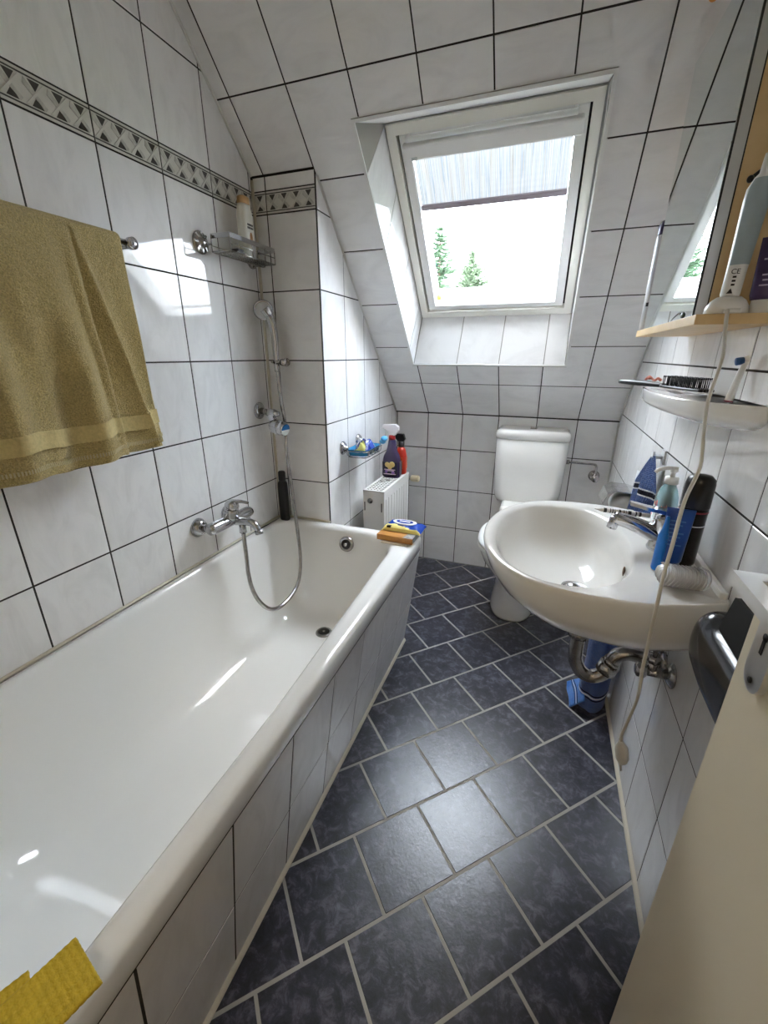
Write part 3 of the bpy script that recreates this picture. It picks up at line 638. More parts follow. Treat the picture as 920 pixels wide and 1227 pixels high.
b = MB(); b.lathe([(.023, -.008), (.027, 0), (.0285, .010), (.0285, .036), (.024, .040)], ko, kx, 26); b.build('dial_body', M_CHROME, hd)
b = MB(); b.lathe([(.0265, .038), (.0265, .052), (.0228, .0592)], ko, kx, 26, mi=2, cap=False)
e1_ = kx.cross(Vector((0, 0, 1))).normalized(); e2_ = e1_.cross(kx)
for mi, a0 in ((0, 0), (1, 180)):
    pts = [ko+kx*.059+(e1_*math.cos(R(a0+180*i/12))+e2_*math.sin(R(a0+180*i/12)))*.0225 for i in range(13)]
    b.prism(pts, kx*.003, mi)
b.build('dial', [mat('dial_blue', (.02, .12, .30), .25), mat('dial_white', (.70, .72, .68), .3), M_CHROME], hd)

bt = thing('black_bottle', 'slim black bottle standing on the bathtub rim in the corner', 'bottle', (.055, -.058, ZRIM))
b = MB(); b.ring_loft([rrect(.055-a, .055+a, -.046-c, -.046+c, min(a, c)*.9, ZRIM+.001+z, 4, 2) for a, c, z in ((.020, .013, 0), (.0225, .015, .006), (.0225, .015, .15), (.021, .014, .17), (.014, .011, .182))], True, True); b.build('bottle_body', M_BLACK, bt)
b = MB(); b.ring_loft([rrect(.055-a, .055+a, -.046-c, -.046+c, c*.9, ZRIM+z, 4, 2) for a, c, z in ((.015, .0115, .181), (.016, .012, .186), (.016, .012, .218), (.012, .009, .224))], True, True); b.build('cap', M_BLACK, bt)

# ------------------------------------------------------------------ wire basket with shampoo
bk = thing('wire_basket', 'chrome wire shower basket held on the left wall by suction discs', 'basket', (.05, -.15, 1.56))
X0, X1, Y0_, Y1 = .020, .092, -.275, -.030
for y in (-.305, -.045):
    b = MB(); b.lathe([(.033, .0006), (.033, .004), (.028, .009), (.012, .012), (.010, .018), (.006, .02)], (0, y, 1.579), (1, 0, 0), 26)
    for k in range(8):
        a = k*math.pi/4; b.box(-.003, .003, -.012, .012, 0, .0025, fn=lambda p: Vector((.0085+p.z, y+math.cos(a)*(p.y+.019)-math.sin(a)*p.x, 1.579+math.sin(a)*(p.y+.019)+math.cos(a)*p.x)))
    b.build('suction_disc', M_CHROMED, bk)
b = MB(); b.box(X1-.003, X1+.001, Y0_, Y1, 1.594, 1.608); b.box(X0, X1, Y0_-.002, Y0_+.001, 1.594, 1.608); b.box(X0, X1, Y1-.001, Y1+.002, 1.594, 1.608)
b.build('top_rail', M_CHROME, bk)
b = MB(); b.box(X1-.003, X1+.001, -.160, -.146, 1.556, 1.595); b.build('front_strap', M_CHROME, bk)
b = MB()
for i in range(9): x = X0+(X1-X0)*i/8; b.tube([(x, Y0_, 1.556), (x, Y1, 1.556)], .0013, 6)
for i in range(19): y = Y0_+(Y1-Y0_)*i/18; b.tube([(X0-.002, y, 1.5585), (X1, y, 1.5585)], .0013, 6)
b.tube([(X0, Y0_, 1.557), (X1, Y0_, 1.557), (X1, Y1, 1.557), (X0, Y1, 1.557), (X0, Y0_, 1.557)], .002, 6)
for p in ((X1, Y0_), (X1, Y1), (X1, -.09), (X0, Y0_), (X0, Y1)): b.tube([(p[0], p[1], 1.557), (p[0], p[1], 1.60)], .0018, 6)
b.tube([(X0, Y0_, 1.575), (X0, Y1, 1.575)], .0018, 6); b.tube([(X1, Y0_, 1.578), (X1, Y1, 1.578)], .0015, 6)
for y in (-.305, -.045): b.tube([(.016, y, 1.579), (X0, min(max(y, Y0_), Y1), 1.578)], .003, 6)
b.build('wire_grid', M_CHROMED, bk)
for y in (-.25, -.06):
    b = MB(); b.tube(spline([(.05+.012*math.cos(R(a)), y+.022*math.sin(R(a)), 1.5505) for a in range(0, 361, 30)], 2), .0016, 6); b.tube([(.05, y+.022, 1.5505), (.05, y+.022, 1.557)], .0016, 5); b.build('hanging_ring', M_CHROMED, bk)
M_CREAMB = mat('cream_bottle', (.72, .70, .62), .35)
sh = thing('shampoo_bottle', 'white shampoo bottle with an orange cap standing in the wire basket', 'bottle', (.052, -.135, 1.561))
cx, cy = .054, -.135
b = MB(); b.ring_loft([rrect(cx-c, cx+c, cy-a, cy+a, c*.95, 1.5605+z, 5, 3) for a, c, z in ((.028, .017, 0), (.031, .019, .006), (.031, .019, .10), (.030, .018, .125), (.026, .016, .150), (.023, .015, .158))], True, True); b.build('bottle_body', M_CREAMB, sh)
b = MB(); b.ring_loft([rrect(cx-c, cx+c, cy-a, cy+a, c*.95, 1.5605+z, 5, 3) for a, c, z in ((.022, .0145, .157), (.0235, .0155, .160), (.0225, .015, .178), (.018, .012, .181))], True, True); b.build('cap', mat('tan_cap', (.50, .30, .13), .4), sh)
b = MB()
for k, (w_, z) in enumerate(((.030, .098), (.032, .089))):
    for i in range(5):
        y = cy-w_/2+w_*(i+.5)/5; b.box(cx+.0185, cx+.0196, y-.0022, y+.0022, 1.5605+z-.003, 1.5605+z+.003)
b.build('lettering', M_BLACK, sh, stuff=True)
b = MB(); b.ball((cx+.0185, cy+.001, 1.5605+.060), .0012, .009, .019, 12, 8); b.build('almond_picture', mat('almond', (.42, .20, .06), .4), sh)
b = MB(); b.box(.035, .078, -.225, -.178, 1.560, 1.568, ch=.002); b.box(.042, .075, -.215, -.185, 1.5685, 1.576, ch=.002); tag(b.build('black_razor_case', M_BLACK), 'small black case lying in the wire basket beside the bottle', 'case')

# ------------------------------------------------------------------ towel rail and towel
rl = thing('towel_rail', 'chrome towel rail on the left wall under the yellow towel', 'rail', (0, -.9, 1.505))
b = MB(); b.cyl((.062, -1.30, 1.506), (.062, -.622, 1.506), .0085, seg=14); b.build('bar', M_CHROME, rl)
for y in (-.632, -1.29):
    b = MB(); b.lathe([(.024, .001), (.024, .006), (.014, .012), (.011, .02), (.011, .062), (.014, .068), (.014, .080), (.004, .083)], (0, y, 1.506), (1, 0, 0), 20); b.build('post', M_CHROME, rl)
def terry(name, col, dark):
    m = bpy.data.materials.new(name); m.use_nodes = True; t = m.node_tree; p = t.nodes['Principled BSDF']
    tc = N(t, 'ShaderNodeTexCoord'); n = N(t, 'ShaderNodeTexNoise', Scale=330.0, Detail=4.0, Roughness=.7); n2 = N(t, 'ShaderNodeTexNoise', Scale=60.0, Detail=4.0)
    t.links.new(tc.outputs['Object'], n.inputs['Vector']); t.links.new(tc.outputs['Object'], n2.inputs['Vector'])
    c = N(t, 'ShaderNodeValToRGB'); e = c.color_ramp.elements; e[0].position, e[1].position = .35, .62; e[0].color = (*dark, 1); e[1].color = (*col, 1)
    t.links.new(n.outputs['Fac'], c.inputs['Fac']); t.links.new(c.outputs[0], p.inputs['Base Color'])
    ad = N(t, 'ShaderNodeMath', operation='ADD'); t.links.new(n.outputs['Fac'], ad.inputs[0]); t.links.new(n2.outputs['Fac'], ad.inputs[1])
    bp = N(t, 'ShaderNodeBump', Strength=1.0, Distance=.006); t.links.new(ad.outputs[0], bp.inputs['Height']); t.links.new(bp.outputs[0], p.inputs['Normal'])
    p.inputs['Roughness'].default_value = .95; p.inputs['Sheen Weight'].default_value = .35; p.inputs['Sheen Roughness'].default_value = .6
    return m
M_TERRY = terry('yellow_terry', (.74, .585, .22), (.42, .31, .095)); M_BAND = mat('yellow_woven_band', (.62, .51, .24), .85, var=.12, vscale=160, bump=.5, bscale=500)
tw = thing('bath_towel', 'mustard yellow terry towel hanging folded over the rail', 'towel', (.08, -.9, 1.03))
def fold(y, t):      # t: 0 at the rail, 1 at the hem
    k = min(1, t*1.6+.05); yr = -.797+.090*t
    a = .005*math.sin((y+.66)*38+t*1.2)*k
    if y < -.797: a += .040*k/(1+math.exp((y+.803)/.003)) + k*(.017*math.sin((y+.797)*40-.5-t*1.5)+.007*math.sin((y+.8)*75+t))*min(1, (-.797-y)/.03)
    elif y < yr: a += .034*k*((y+.797)/max(yr+.797, .004))**1.5
    else: a += .034*k*math.exp(-((y-yr)/.013)**2)+.003*k*math.sin((y-yr)*90)
    return a
def twp(i, j, lift=0.0, layer=0):
    y = -1.14+(1.14-.672)*i
    yy = y+(.010 if layer else 0)-.006*math.sin(j*3)
    Lf = .488+.004*math.sin(i*17)-.012*i
    Ltot = .40+.03*math.pi*.5+Lf
    d = j*Ltot
    if d < .36:   # back flap
        return Vector((.040-.004*math.sin(i*20), yy, 1.506-.36+d))
    d -= .36
    if d < .0565+.02: # over the bar
        a = math.pi*d/.0765; return Vector((.062-.022*math.cos(a)*(1 if a < 1.57 else 1.15), yy, 1.506+.0145*math.sin(a)))
    d -= .0765; t = d/Lf
    yy = y-.006*math.sin(j*3)
    return Vector((.0875+lift+.012*t+fold(y, t), yy, 1.506-d))
b = MB(); b.grid(lambda i, j: twp(i, j), 150, 150); o_ = b.build('towel_cloth', M_TERRY, tw, solid=.0055)
Ltot = .40+.03*math.pi*.5+.49
def band(i, j):
    Lf = .488+.004*math.sin(i*17)-.012*i; Lt = .40+.03*math.pi*.5+Lf; d = .36+.0765+Lf*(.835+.075*j); return twp(i, d/Lt, .0075)
b = MB(); b.grid(band, 150, 6); b.build('woven_band', M_BAND, tw)
def hem(i, j):
    Lf = .488+.004*math.sin(i*17)-.012*i; Lt = .40+.03*math.pi*.5+Lf; d = .36+.0765+Lf*(.968+.018*j); return twp(i, d/Lt, .0070)
b = MB()
for k in range(110):
    i = (k+.2)/110; q = [hem(i, 0), hem(i+.004, 0), hem(i+.004, 1), hem(i, 1)]; b.prism(q, (.0012, 0, 0))
b.build('hem_stitching', mat('pale_thread', (.70, .62, .38), .8), tw, stuff=True)

# ------------------------------------------------------------------ things on the tub corner and by the sponge cloths
bx_ = thing('cleaning_box', 'flat orange brown cardboard box on the corner of the bathtub', 'box', (.6, -.06, ZRIM))
def rot(cx, cy, a):
    c, s = math.cos(R(a)), math.sin(R(a)); return lambda p: Vector((cx+p.x*c-p.y*s, cy+p.x*s+p.y*c, p.z))
T1 = rot(.600, -.062, -3)
b = MB(); b.box(-.078, .070, -.058, .056, ZRIM+.006, ZRIM+.030, ch=.002, fn=T1); b.build('carton', mat('ochre_card', (.56, .27, .06), .4, color2=(.46, .20, .05), vscale=25), bx_)
b = MB(); b.box(-.055, .050, -.072, .03, ZRIM+.001, ZRIM+.0055, fn=T1); b.build('pale_card', mat('pale_card', (.70, .62, .48), .6), bx_)
b = MB(); b.prism([T1(Vector(p)) for p in ((.030, -.0582, ZRIM+.0302), (.0702, -.0582, ZRIM+.0302), (.0702, .0, ZRIM+.0302), (.045, .01, ZRIM+.0302))], (0, 0, .0006)); b.box(.0701, .0706, -.05, .03, ZRIM+.009, ZRIM+.029, fn=T1); b.build('printed_end', mat('grey_print', (.12, .13, .15), .35, color2=(.55, .53, .5), vscale=60), bx_)
wp = thing('wet_wipes_pack', 'blue and yellow pack of wipes lying on the brown box', 'pack', (.607, -.045, ZRIM+.031))
M_WB = mat('wipes_blue', (.015, .06, .36), .25); M_WY = mat('wipes_yellow', (.82, .70, .22), .3); M_WW = mat('wipes_white', (.85, .85, .85), .3)
T2 = rot(.607, -.030, -2)
def pack(i, j):
    x = -.080+.16*i; y = -.048+.096*j; e = min(i, 1-i); z = ZRIM+.033+.022*min(1, e*9)**.6*(math.sin(math.pi*j)**.35)+.0025*math.sin(i*23+j*5)*math.sin(math.pi*j)
    return T2(Vector((x, y, z)))
b = MB(); nu, nv = 34, 22; P = [pack(i/(nu-1), j/(nv-1)) for i in range(nu) for j in range(nv)]
for i in range(nu-1):
    for j in range(nv-1):
        u_, v_ = i/(nu-2), j/(nv-2); mi = 1 if v_ < .26-.16*u_+.06*math.sin(u_*6) else 0
        b.add([P[i*nv+j], P[(i+1)*nv+j], P[(i+1)*nv+j+1], P[i*nv+j+1]], [(0, 1, 2, 3)], mi, True)
b.add([T2(Vector(p)) for p in ((-.08, -.048, ZRIM+.032), (.08, -.048, ZRIM+.032), (.08, .048, ZRIM+.032), (-.08, .048, ZRIM+.032))], [(0, 1, 2, 3)], 1)
b.build('film', [M_WB, M_WY], wp)
def oval(rx, ry, z): return [T2(Vector((rx*math.cos(a*math.pi/10), .004+ry*math.sin(a*math.pi/10), z))) for a in range(20)]
b = MB(); b.prism(oval(.050, .026, ZRIM+.0545), (0, 0, .0035)); b.prism(oval(.036, .016, ZRIM+.0582), (0, 0, .001), 1); b.box(-.022, .022, .0, .009, ZRIM+.0593, ZRIM+.0597, 0, fn=T2); b.build('flap', [M_WW, M_WB], wp)
b = MB(); b.box(-.060, -.044, -.045, -.034, ZRIM+.044, ZRIM+.052, 0, fn=T2); b.build('dark_print', M_BLACK, wp)
def cloth(name, label, cx, cy, ang, L, Wd, tilt, z0, bend):
    t = thing(name, label, 'cloth', (cx, cy, z0), 'yellow sponge cloths'); c, s = math.cos(R(ang)), math.sin(R(ang)); b = MB()
    def top(i, j):
        x, y = (i-.5)*L, (j-.5)*Wd; X = cx+x*c-y*s; Y = cy+x*s+y*c
        return Vector((X, Y, z0+.004+tilt*(i)+bend*((i-.5)**2)*4-.0020*(abs(math.sin(i*L*420)*math.sin(j*Wd*420))**.5)))
    b.grid(top, 90, 80); b.build('sponge_sheet', M_SPONGE, t, solid=.005)
M_SPONGE = mat('yellow_sponge', (.58, .42, .035), .85, var=.12, vscale=70, bump=.6, bscale=350)
cloth('sponge_cloth', 'larger yellow sponge cloth lying on top, on the near rim of the bathtub', .634, -1.481, -15, .074, .150, .008, ZRIM+.0105, .002)
cloth('sponge_cloth', 'yellow sponge cloth peeping out beneath the larger one, towards the tub bowl', .596, -1.512, -24, .074, .13, -.001, ZRIM+.0022, .0005)

# ------------------------------------------------------------------ radiator and what stands on it
rad = thing('radiator', 'white panel radiator beyond the end of the bathtub', 'radiator', (.355, .46, .1))
RX0, RX1, RY0, RY1, RZ0, RZ1 = .300, .410, .265, .665, .10, .632
b = MB(); b.box(RX1-.012, RX1, RY0+.004, RY1-.004, RZ0, RZ1-.012, ch=.003)
for k in range(9):
    y = RY0+.035+k*.041
    b.box(RX1-.001, RX1+.0022, y-.012, y+.012, RZ0+.03, RZ1-.045, ch=.002)
b.build('front_panel', M_PAINT, rad)
b = MB(); b.box(RX0, RX0+.012, RY0+.004, RY1-.004, RZ0, RZ1-.012, ch=.003); b.build('rear_panel', M_PAINT, rad)
for y0, y1 in ((RY0, RY0+.003), (RY1-.003, RY1)):
    b = MB(); b.box(RX0, RX1, y0, y1, RZ0, RZ1-.001, ch=.0008); sp_ = b.build('side_panel', M_PAINT, rad)
    if y0 == RY0:
        
        for xa in (RX0+.006, RX1-.016): MB().box(xa, xa+.005, y0-.0008, y0+.0005, RZ1-.105, RZ1-.06).build('slot', M_RUBBER, sp_)
b = MB()
b.box(RX0, RX0+.012, RY0, RY1, RZ1-.012, RZ1); b.box(RX1-.014, RX1, RY0, RY1, RZ1-.012, RZ1)
for y in (RY0, RY1-.012): b.box(RX0+.012, RX1-.014, y, y+.012, RZ1-.006, RZ1)
k = 0; y = RY0+.012
while y < RY1-.02:
    b.box(RX0+.012, RX1-.014, y+.016, y+.024, RZ1-.005, RZ1-.0005); y += .024
for x in (.327, .343, .359, .375): b.box(x-.0015, x+.0015, RY0+.012, RY1-.012, RZ1-.006, RZ1-.001)
b.build('top_grille', M_PAINT, rad)
b = MB()
for i in range(14):
    y = RY0+.02+i*.027; b.box(RX0+.013, RX1-.015, y, y+.004, RZ0+.02, RZ1-.03)
b.build('convector_fins', M_GPLAST, rad)
b = MB(); b.lathe([(.013, 0), (.014, .004), (.011, .006), (.007, .006), (.006, .010), (.001, .010)], (.338, RY0, RZ1-.052), (0, -1, 0), 20); b.build('bleed_plug', M_CHROMED, rad)
b = MB(); b.cyl((.395, RY1+.002, .588), (.395, RY1+.034, .588), .008, seg=10); b.cyl((.395, RY1+.034, .588), (.414, RY1+.034, .588), .011, seg=12)
b.tube([(.395, RY1+.034, .588), (.395, RY1+.034, .02)], .008, 8); b.build('valve', M_CHROMED, rad)
b = MB(); pr_ = [(.012, 0), (.017, .003), (.018, .012), (.0175, .044), (.014, .05), (.002, .051)]; b.lathe(pr_, (.412, RY1+.034, .588), (1, 0, 0), 20)
for k in range(10):
    a = k*.628; b.box(-.0014, .0014, .0165, .0190, .012, .046, fn=lambda p: Vector((.412+p.z, RY1+.034+p.y*math.cos(a)-p.x*math.sin(a), .588+p.y*math.sin(a)+p.x*math.cos(a))))
b.build('thermostat_head', mat('aged_cream_plastic', (.66, .58, .40), .45), rad)
def bottle_sections(b, cx, cy, z0, secs, mi=0, seg=(5, 3)):
    b.ring_loft([rrect(cx-a, cx+a, cy-c, cy+c, min(a, c)*q, z0+z, *seg) for a, c, z, q in secs], True, True, mi)
sb = thing('spray_bottle', 'dark purple trigger spray bottle with a white and red head on the radiator', 'bottle', (.352, .535, RZ1))
cx, cy, z0 = .352, .54, RZ1+.0005
M_PURP = mat('purple_bottle', (.05, .035, .09), .15, coat=.3); M_PLABEL = mat('purple_label', (.012, .01, .03), .3)
b = MB(); bottle_sections(b, cx, cy, z0, [(.045, .028, 0, .9), (.049, .031, .006, .9), (.049, .031, .09, .9), (.043, .029, .115, .9), (.030, .026, .140, .95), (.024, .023, .165, 1), (.020, .020, .19, 1), (.016, .016, .205, 1)]); b.build('bottle_body', M_PURP, sb)
b = MB(); b.box(cx-.042, cx+.042, cy-.0335, cy-.0305, z0+.012, z0+.088, ch=.0012); b.box(cx+.0482, cx+.0498, cy-.02, cy+.02, z0+.012, z0+.088); lb = b.build('label_panel', M_PLABEL, sb)
b = MB()
for dx, dz, r, mi in ((-.014, .072, .014, 0), (.012, .074, .016, 0), (0, .060, .013, 0), (-.02, .034, .008, 1), (.018, .03, .009, 1)): b.lathe([(r, 0), (r*.9, .0012), (.001, .0014)], (cx+dx, cy-.0334, z0+dz), (0, -1, 0), 16, mi)
for dz, w_ in ((.046, .030), (.040, .024), (.022, .034)): b.box(cx-w_, cx+w_, cy-.0345, cy-.0334, z0+dz-.002, z0+dz+.002, 2)
b.build('label_picture', [mat('label_gold', (.72, .52, .18), .4), mat('label_violet', (.25, .12, .40), .4), mat('label_pink', (.75, .55, .65), .4)], lb)
b = MB(); b.cyl((cx, cy, z0+.200), (cx, cy, z0+.225), .018, .0165, 16); b.build('neck_ring', mat('red_plastic', (.36, .012, .015), .3), sb)
M_WTRANS = mat('milky_plastic', (.82, .78, .79), .3)
b = MB(); b.prism([(cx-.052, cy-.013, z0+.262), (cx-.045, cy-.013, z0+.277), (cx+.02, cy-.013, z0+.280), (cx+.036, cy-.013, z0+.266), (cx+.038, cy-.013, z0+.250), (cx+.017, cy-.013, z0+.223), (cx-.017, cy-.013, z0+.223), (cx-.018, cy-.013, z0+.245)], (0, .026, 0)); b.build('spray_head', M_WTRANS, sb)
b = MB(); b.prism([(cx-.030, cy-.006, z0+.255), (cx-.022, cy-.006, z0+.255), (cx-.034, cy-.006, z0+.205), (cx-.042, cy-.006, z0+.203)], (0, .012, 0)); b.build('trigger', M_WTRANS, sb)
rb = thing('red_bottle', 'red cleaner bottle with a black head behind the purple spray bottle', 'bottle', (.372, .62, RZ1))
cx, cy = .377, .622
b = MB(); bottle_sections(b, cx, cy, z0, [(.026, .024, 0, .9), (.030, .027, .005, .9), (.030, .027, .10, .9), (.024, .023, .13, .95), (.014, .014, .15, 1)]); b.build('bottle_body', mat('red_bottle_plastic', (.52, .03, .012), .3), rb)
b = MB(); b.cyl((cx, cy, z0+.148), (cx, cy, z0+.178), .0165, seg=14); b.prism([(cx-.045, cy-.010, z0+.205), (cx-.04, cy-.010, z0+.22), (cx+.012, cy-.010, z0+.218), (cx+.022, cy-.010, z0+.19), (cx+.012, cy-.010, z0+.175), (cx-.012, cy-.010, z0+.175)], (0, .02, 0)); b.build('spray_head', M_BLACK, rb)
b = MB(); b.box(cx+.0295, cx+.0306, cy-.014, cy+.012, z0+.03, z0+.095); b.box(cx-.018, cx+.018, cy-.0282, cy-.0265, z0+.03, z0+.095); b.build('label_panel', mat('orange_label', (.62, .10, .03), .4), rb)
b = MB(); b.ball((.340, .430, RZ1+.006), .012, .02, .006, 10, 6); b.ball((.362, .455, RZ1+.005), .012, .012, .005, 10, 6); tag(b.build('steel_wool', mat('metal_scourer', (.5, .47, .43), .3, metal=.8, bump=1, bscale=200)), 'small crumpled metal scourer on the radiator grille', 'scourer')

# ------------------------------------------------------------------ blue soap basket on the chase
dsh = thing('soap_basket', 'blue soap dish on two chrome suction discs beside the window slope', 'dish', (.31, .23, .82))
for y, z in ((.146, .857), (.318, .862)):
    b = MB(); b.lathe([(.030, .0005), (.030, .004), (.024, .012), (.010, .015), (.008, .026), (.003, .028)], (XB, y, z), (1, 0, 0), 24); b.build('suction_disc', M_CHROME, dsh)
b = MB()
for z, g in ((.846, 0), (.818, .010)): b.tube([p for p in rrect(.268+g, .378-g, .135+g, .330-g, .02, z, 4, 2)]+[Vector((.378-g, .155+g, z))], .0018, 6)
for y in (.16, .20, .24, .28, .31): b.tube(spline([(.268, y, .846), (.280, y, .818), (.366, y, .818), (.378, y, .846)], 4), .0015, 6)
for y, z in ((.146, .857), (.318, .862)): b.tube([(.275, y, z), (.275, y, .846)], .0025, 6)
b.build('wire_frame', M_CHROMED, dsh)
M_BTRAY = mat('blue_tray', (.03, .30, .62), .15, trans=.35, coat=.3)
b = MB(); b.ring_loft([rrect(.272+g, .374-g, .140+g, .326-g, .022, z, 5, 3) for g, z in ((0, .849), (-.002, .852), (.002, .850), (.008, .826), (.020, .822), (.045, .821))], False, True); b.build('tray', M_BTRAY, dsh, solid=.002)
pk = thing('sponge_pack', 'crumpled blue and white wrapped sponge pack lying in the blue soap dish', 'pack', (.322, .24, .826))
def pk_(i, j):
    y = .166+.145*i; x = .291+.068*j; e = math.sin(math.pi*i)**.4*math.sin(math.pi*j)**.45
    return Vector((x+.006*math.sin(i*12), y, .831+.052*e+.006*math.sin(i*19+j*11)*e))
b = MB(); nu, nv = 40, 26; P = [pk_(i/(nu-1), j/(nv-1)) for i in range(nu) for j in range(nv)]
for i in range(nu-1):
    for j in range(nv-1):
        q = i/nu+.16*math.sin(j*.35); mi = 0 if q < .18 else 1 if q < .36 or (.52 < q < .60) else 2 if q < .45 or q > .85 else 3
        b.add([P[i*nv+j], P[(i+1)*nv+j], P[(i+1)*nv+j+1], P[i*nv+j+1]], [(0, 1, 2, 3)], mi, True)
b.add([Vector((x, y, .831)) for x, y in ((.291, .166), (.359, .166), (.359, .311), (.291, .311))], [(0, 1, 2, 3)], 3)
b.build('film', [mat('olive_sponge', (.48, .46, .12), .6), mat('navy_film', (.01, .02, .16), .2), mat('white_film', (.74, .80, .86), .25), mat('sky_film', (.05, .10, .45), .2)], pk)
b = MB(); b.ball((.380, .345, .872), .016, .022, .014, 14, 10); b.ball((.372, .347, .858), .016, .016, .012, 12, 8); tag(b.build('blue_sponge', mat('light_blue_film', (.10, .42, .72), .35)), 'light blue sponge sticking out of the soap dish towards the spray bottle', 'sponge')

# ------------------------------------------------------------------ toilet
wc = thing('toilet', 'white close-coupled toilet against the back wall behind the washbasin', 'toilet', (1.041, .5, 0))
TX = 1.041
def egg(z, rx, y0, y1, n=40, p=2.3):
    cy = y0+(y1-y0)*.46; out = []
    for k in range(n):
        a = 2*math.pi*k/n; c, s = math.cos(a), math.sin(a); ry = (y1-cy) if s > 0 else (cy-y0)
        out.append(Vector((TX+rx*math.copysign(abs(c)**(2/p), c), cy+ry*math.copysign(abs(s)**(2/p), s), z)))
    return out
b = MB(); b.ring_loft([egg(0, .112, .352, .80), egg(.012, .113, .350, .80), egg(.05, .109, .357, .80), egg(.14, .100, .365, .80), egg(.21, .112, .33, .80), egg(.27, .140, .27, .78), egg(.33, .166, .215, .74), egg(.375, .178, .19, .72), egg(.395, .180, .186, .72), egg(.400, .174, .192, .715)], True, True)
b.box(TX-.12, TX+.12, .62, .885, .30, .505, ch=.015); b.build('bowl', M_CERAMIC, wc)
b = MB(); b.cyl((TX-.1025, .41, .045), (TX-.113, .41, .045), .007, seg=10); b.build('fixing_cap', M_RUBBER, wc)
b = MB(); b.ring_loft([egg(.402, .178, .182, .66), egg(.404, .185, .176, .665), egg(.417, .186, .175, .665), egg(.421, .182, .179, .662)], True, True); b.build('seat', M_WPLAST, wc)
b = MB(); b.ring_loft([egg(.423, .182, .178, .66), egg(.425, .187, .174, .665), egg(.440, .186, .175, .665), egg(.449, .172, .192, .65), egg(.453, .10, .28, .58)], True, True); b.build('lid', M_WPLAST, wc)
b = MB(); b.cyl((TX-.09, .672, .43), (TX+.09, .672, .43), .012, seg=12); b.build('hinge', M_WPLAST, wc)
CX0, CX1, CY0, CY1 = .861, 1.221, .715, .888
def cis(z, g, r=.045): return rrect(CX0+g, CX1-g, CY0+g*.8, CY1, [r, .012, .012, r], z, 6, 6)
b = MB(); b.ring_loft([cis(.488, .040, .05), cis(.494, .026, .05), cis(.515, .016, .05), cis(.56, .009), cis(.70, .003), cis(.838, .001), cis(.840, .004)], True, True); b.build('cistern', M_CERAMIC, wc)
b = MB(); b.ring_loft([cis(.8405, .002), cis(.842, -.003), cis(.868, -.003), cis(.880, .002), cis(.887, .014, .04), cis(.889, .03, .03)], True, True); b.build('cistern_lid', M_CERAMIC, wc)
b = MB(); b.box(TX-.017, TX+.017, .775, .80, .8885, .899, ch=.003); b.build('flush_button', M_CHROMED, wc)
b = MB(); b.cyl((CX1-.006, .835, .720), (CX1+.016, .835, .720), .012, seg=12); b.tube(spline([(CX1+.01, .835, .720), (1.30, .835, .719), (1.352, .835, .718), (1.366, .835, .712), (1.370, .836, .690), (1.370, .842, .662)], 6), .0055, 10); b.build('supply_pipe', M_CHROMED, wc)
b = MB(); b.lathe([(.028, .001), (.028, .005), (.018, .014), (.010, .016)], (1.370, YK, .645), (0, -1, 0), 22); b.cyl((1.370, YK-.014, .645), (1.370, YK-.070, .645), .011, seg=12); b.lathe([(.018, 0), (.019, .004), (.017, .018), (.006, .020)], (1.370, YK-.062, .645), (0, -1, 0), 18); b.cyl((1.370, .842, .640), (1.370, .842, .668), .009, seg=10); b.build('shutoff_valve', M_CHROMED, wc)

# ------------------------------------------------------------------ washbasin
bs = thing('washbasin', 'white ceramic washbasin on the right wall', 'washbasin', (1.25, -.485, .66))
ZB, YB = .825, -.485
half = [(.972, 0), (.978, .07), (.995, .135), (1.025, .196), (1.065, .243), (1.115, .273), (1.17, .287), (1.23, .290), (1.30, .284), (1.37, .262), (1.42, .240), (1.4425, .228)]
def outline():
    P = [(x, YB-d) for x, d in half[::-1]]+[(x, YB+d) for x, d in half[1:]]
    sp = spline([(x, y, 0) for x, y in P], 5)
    m = 14; a, c = sp[-1], sp[0]
    return [(p.x, p.y) for p in sp]+[(a.x+(c.x-a.x)*k/(m+1), a.y+(c.y-a.y)*k/(m+1)) for k in range(1, m+1)]
OUT = outline(); NB = len(OUT)
def bl_(scale, z, ax=1.4425, off=0.0): return [Vector((ax-(ax-x)*scale, YB+(y-YB)*(scale-off), z)) for x, y in OUT]
def inner(z, s, sh=0.0):   # bowl edge: an egg, flatter towards the wall
    out = []; cx = 1.165+sh
    for x, y in OUT:
        a = math.atan2((y-YB)/.29, (x-1.2)/.235); c, s_ = math.cos(a), math.sin(a)
        rx = (.162 if c < 0 else .150); ry = .248
        out.append(Vector((cx+rx*s*math.copysign(abs(c)**.9, c), YB+ry*s*math.copysign(abs(s_)**.9, s_), z)))
    return out
loops = [bl_(.30, .640), bl_(.42, .643), bl_(.58, .655), bl_(.72, .675), bl_(.84, .703), bl_(.925, .738), bl_(.975, .775), bl_(.995, .802), bl_(1.0, .815), bl_(.998, .8225), bl_(.990, ZB+.0005),
         bl_(.972, ZB-.001, off=-.004), inner(ZB-.004, 1.03), inner(ZB-.010, .99), inner(.790, .935), inner(.755, .86, .006), inner(.725, .74, .014), inner(.703, .57, .024), inner(.690, .38, .034), inner(.684, .20, .040), inner(.682, .10, .044)]
b = MB(); b.ring_loft(loops, True, True); b.build('basin', M_CERAMIC, bs)
b = MB(); b.box(1.428, 1.4425, YB-.215, YB+.215, ZB-.004, ZB+.012, ch=.004); b.build('rear_upstand', M_CERAMIC, bs)
DXY = (1.209, YB)
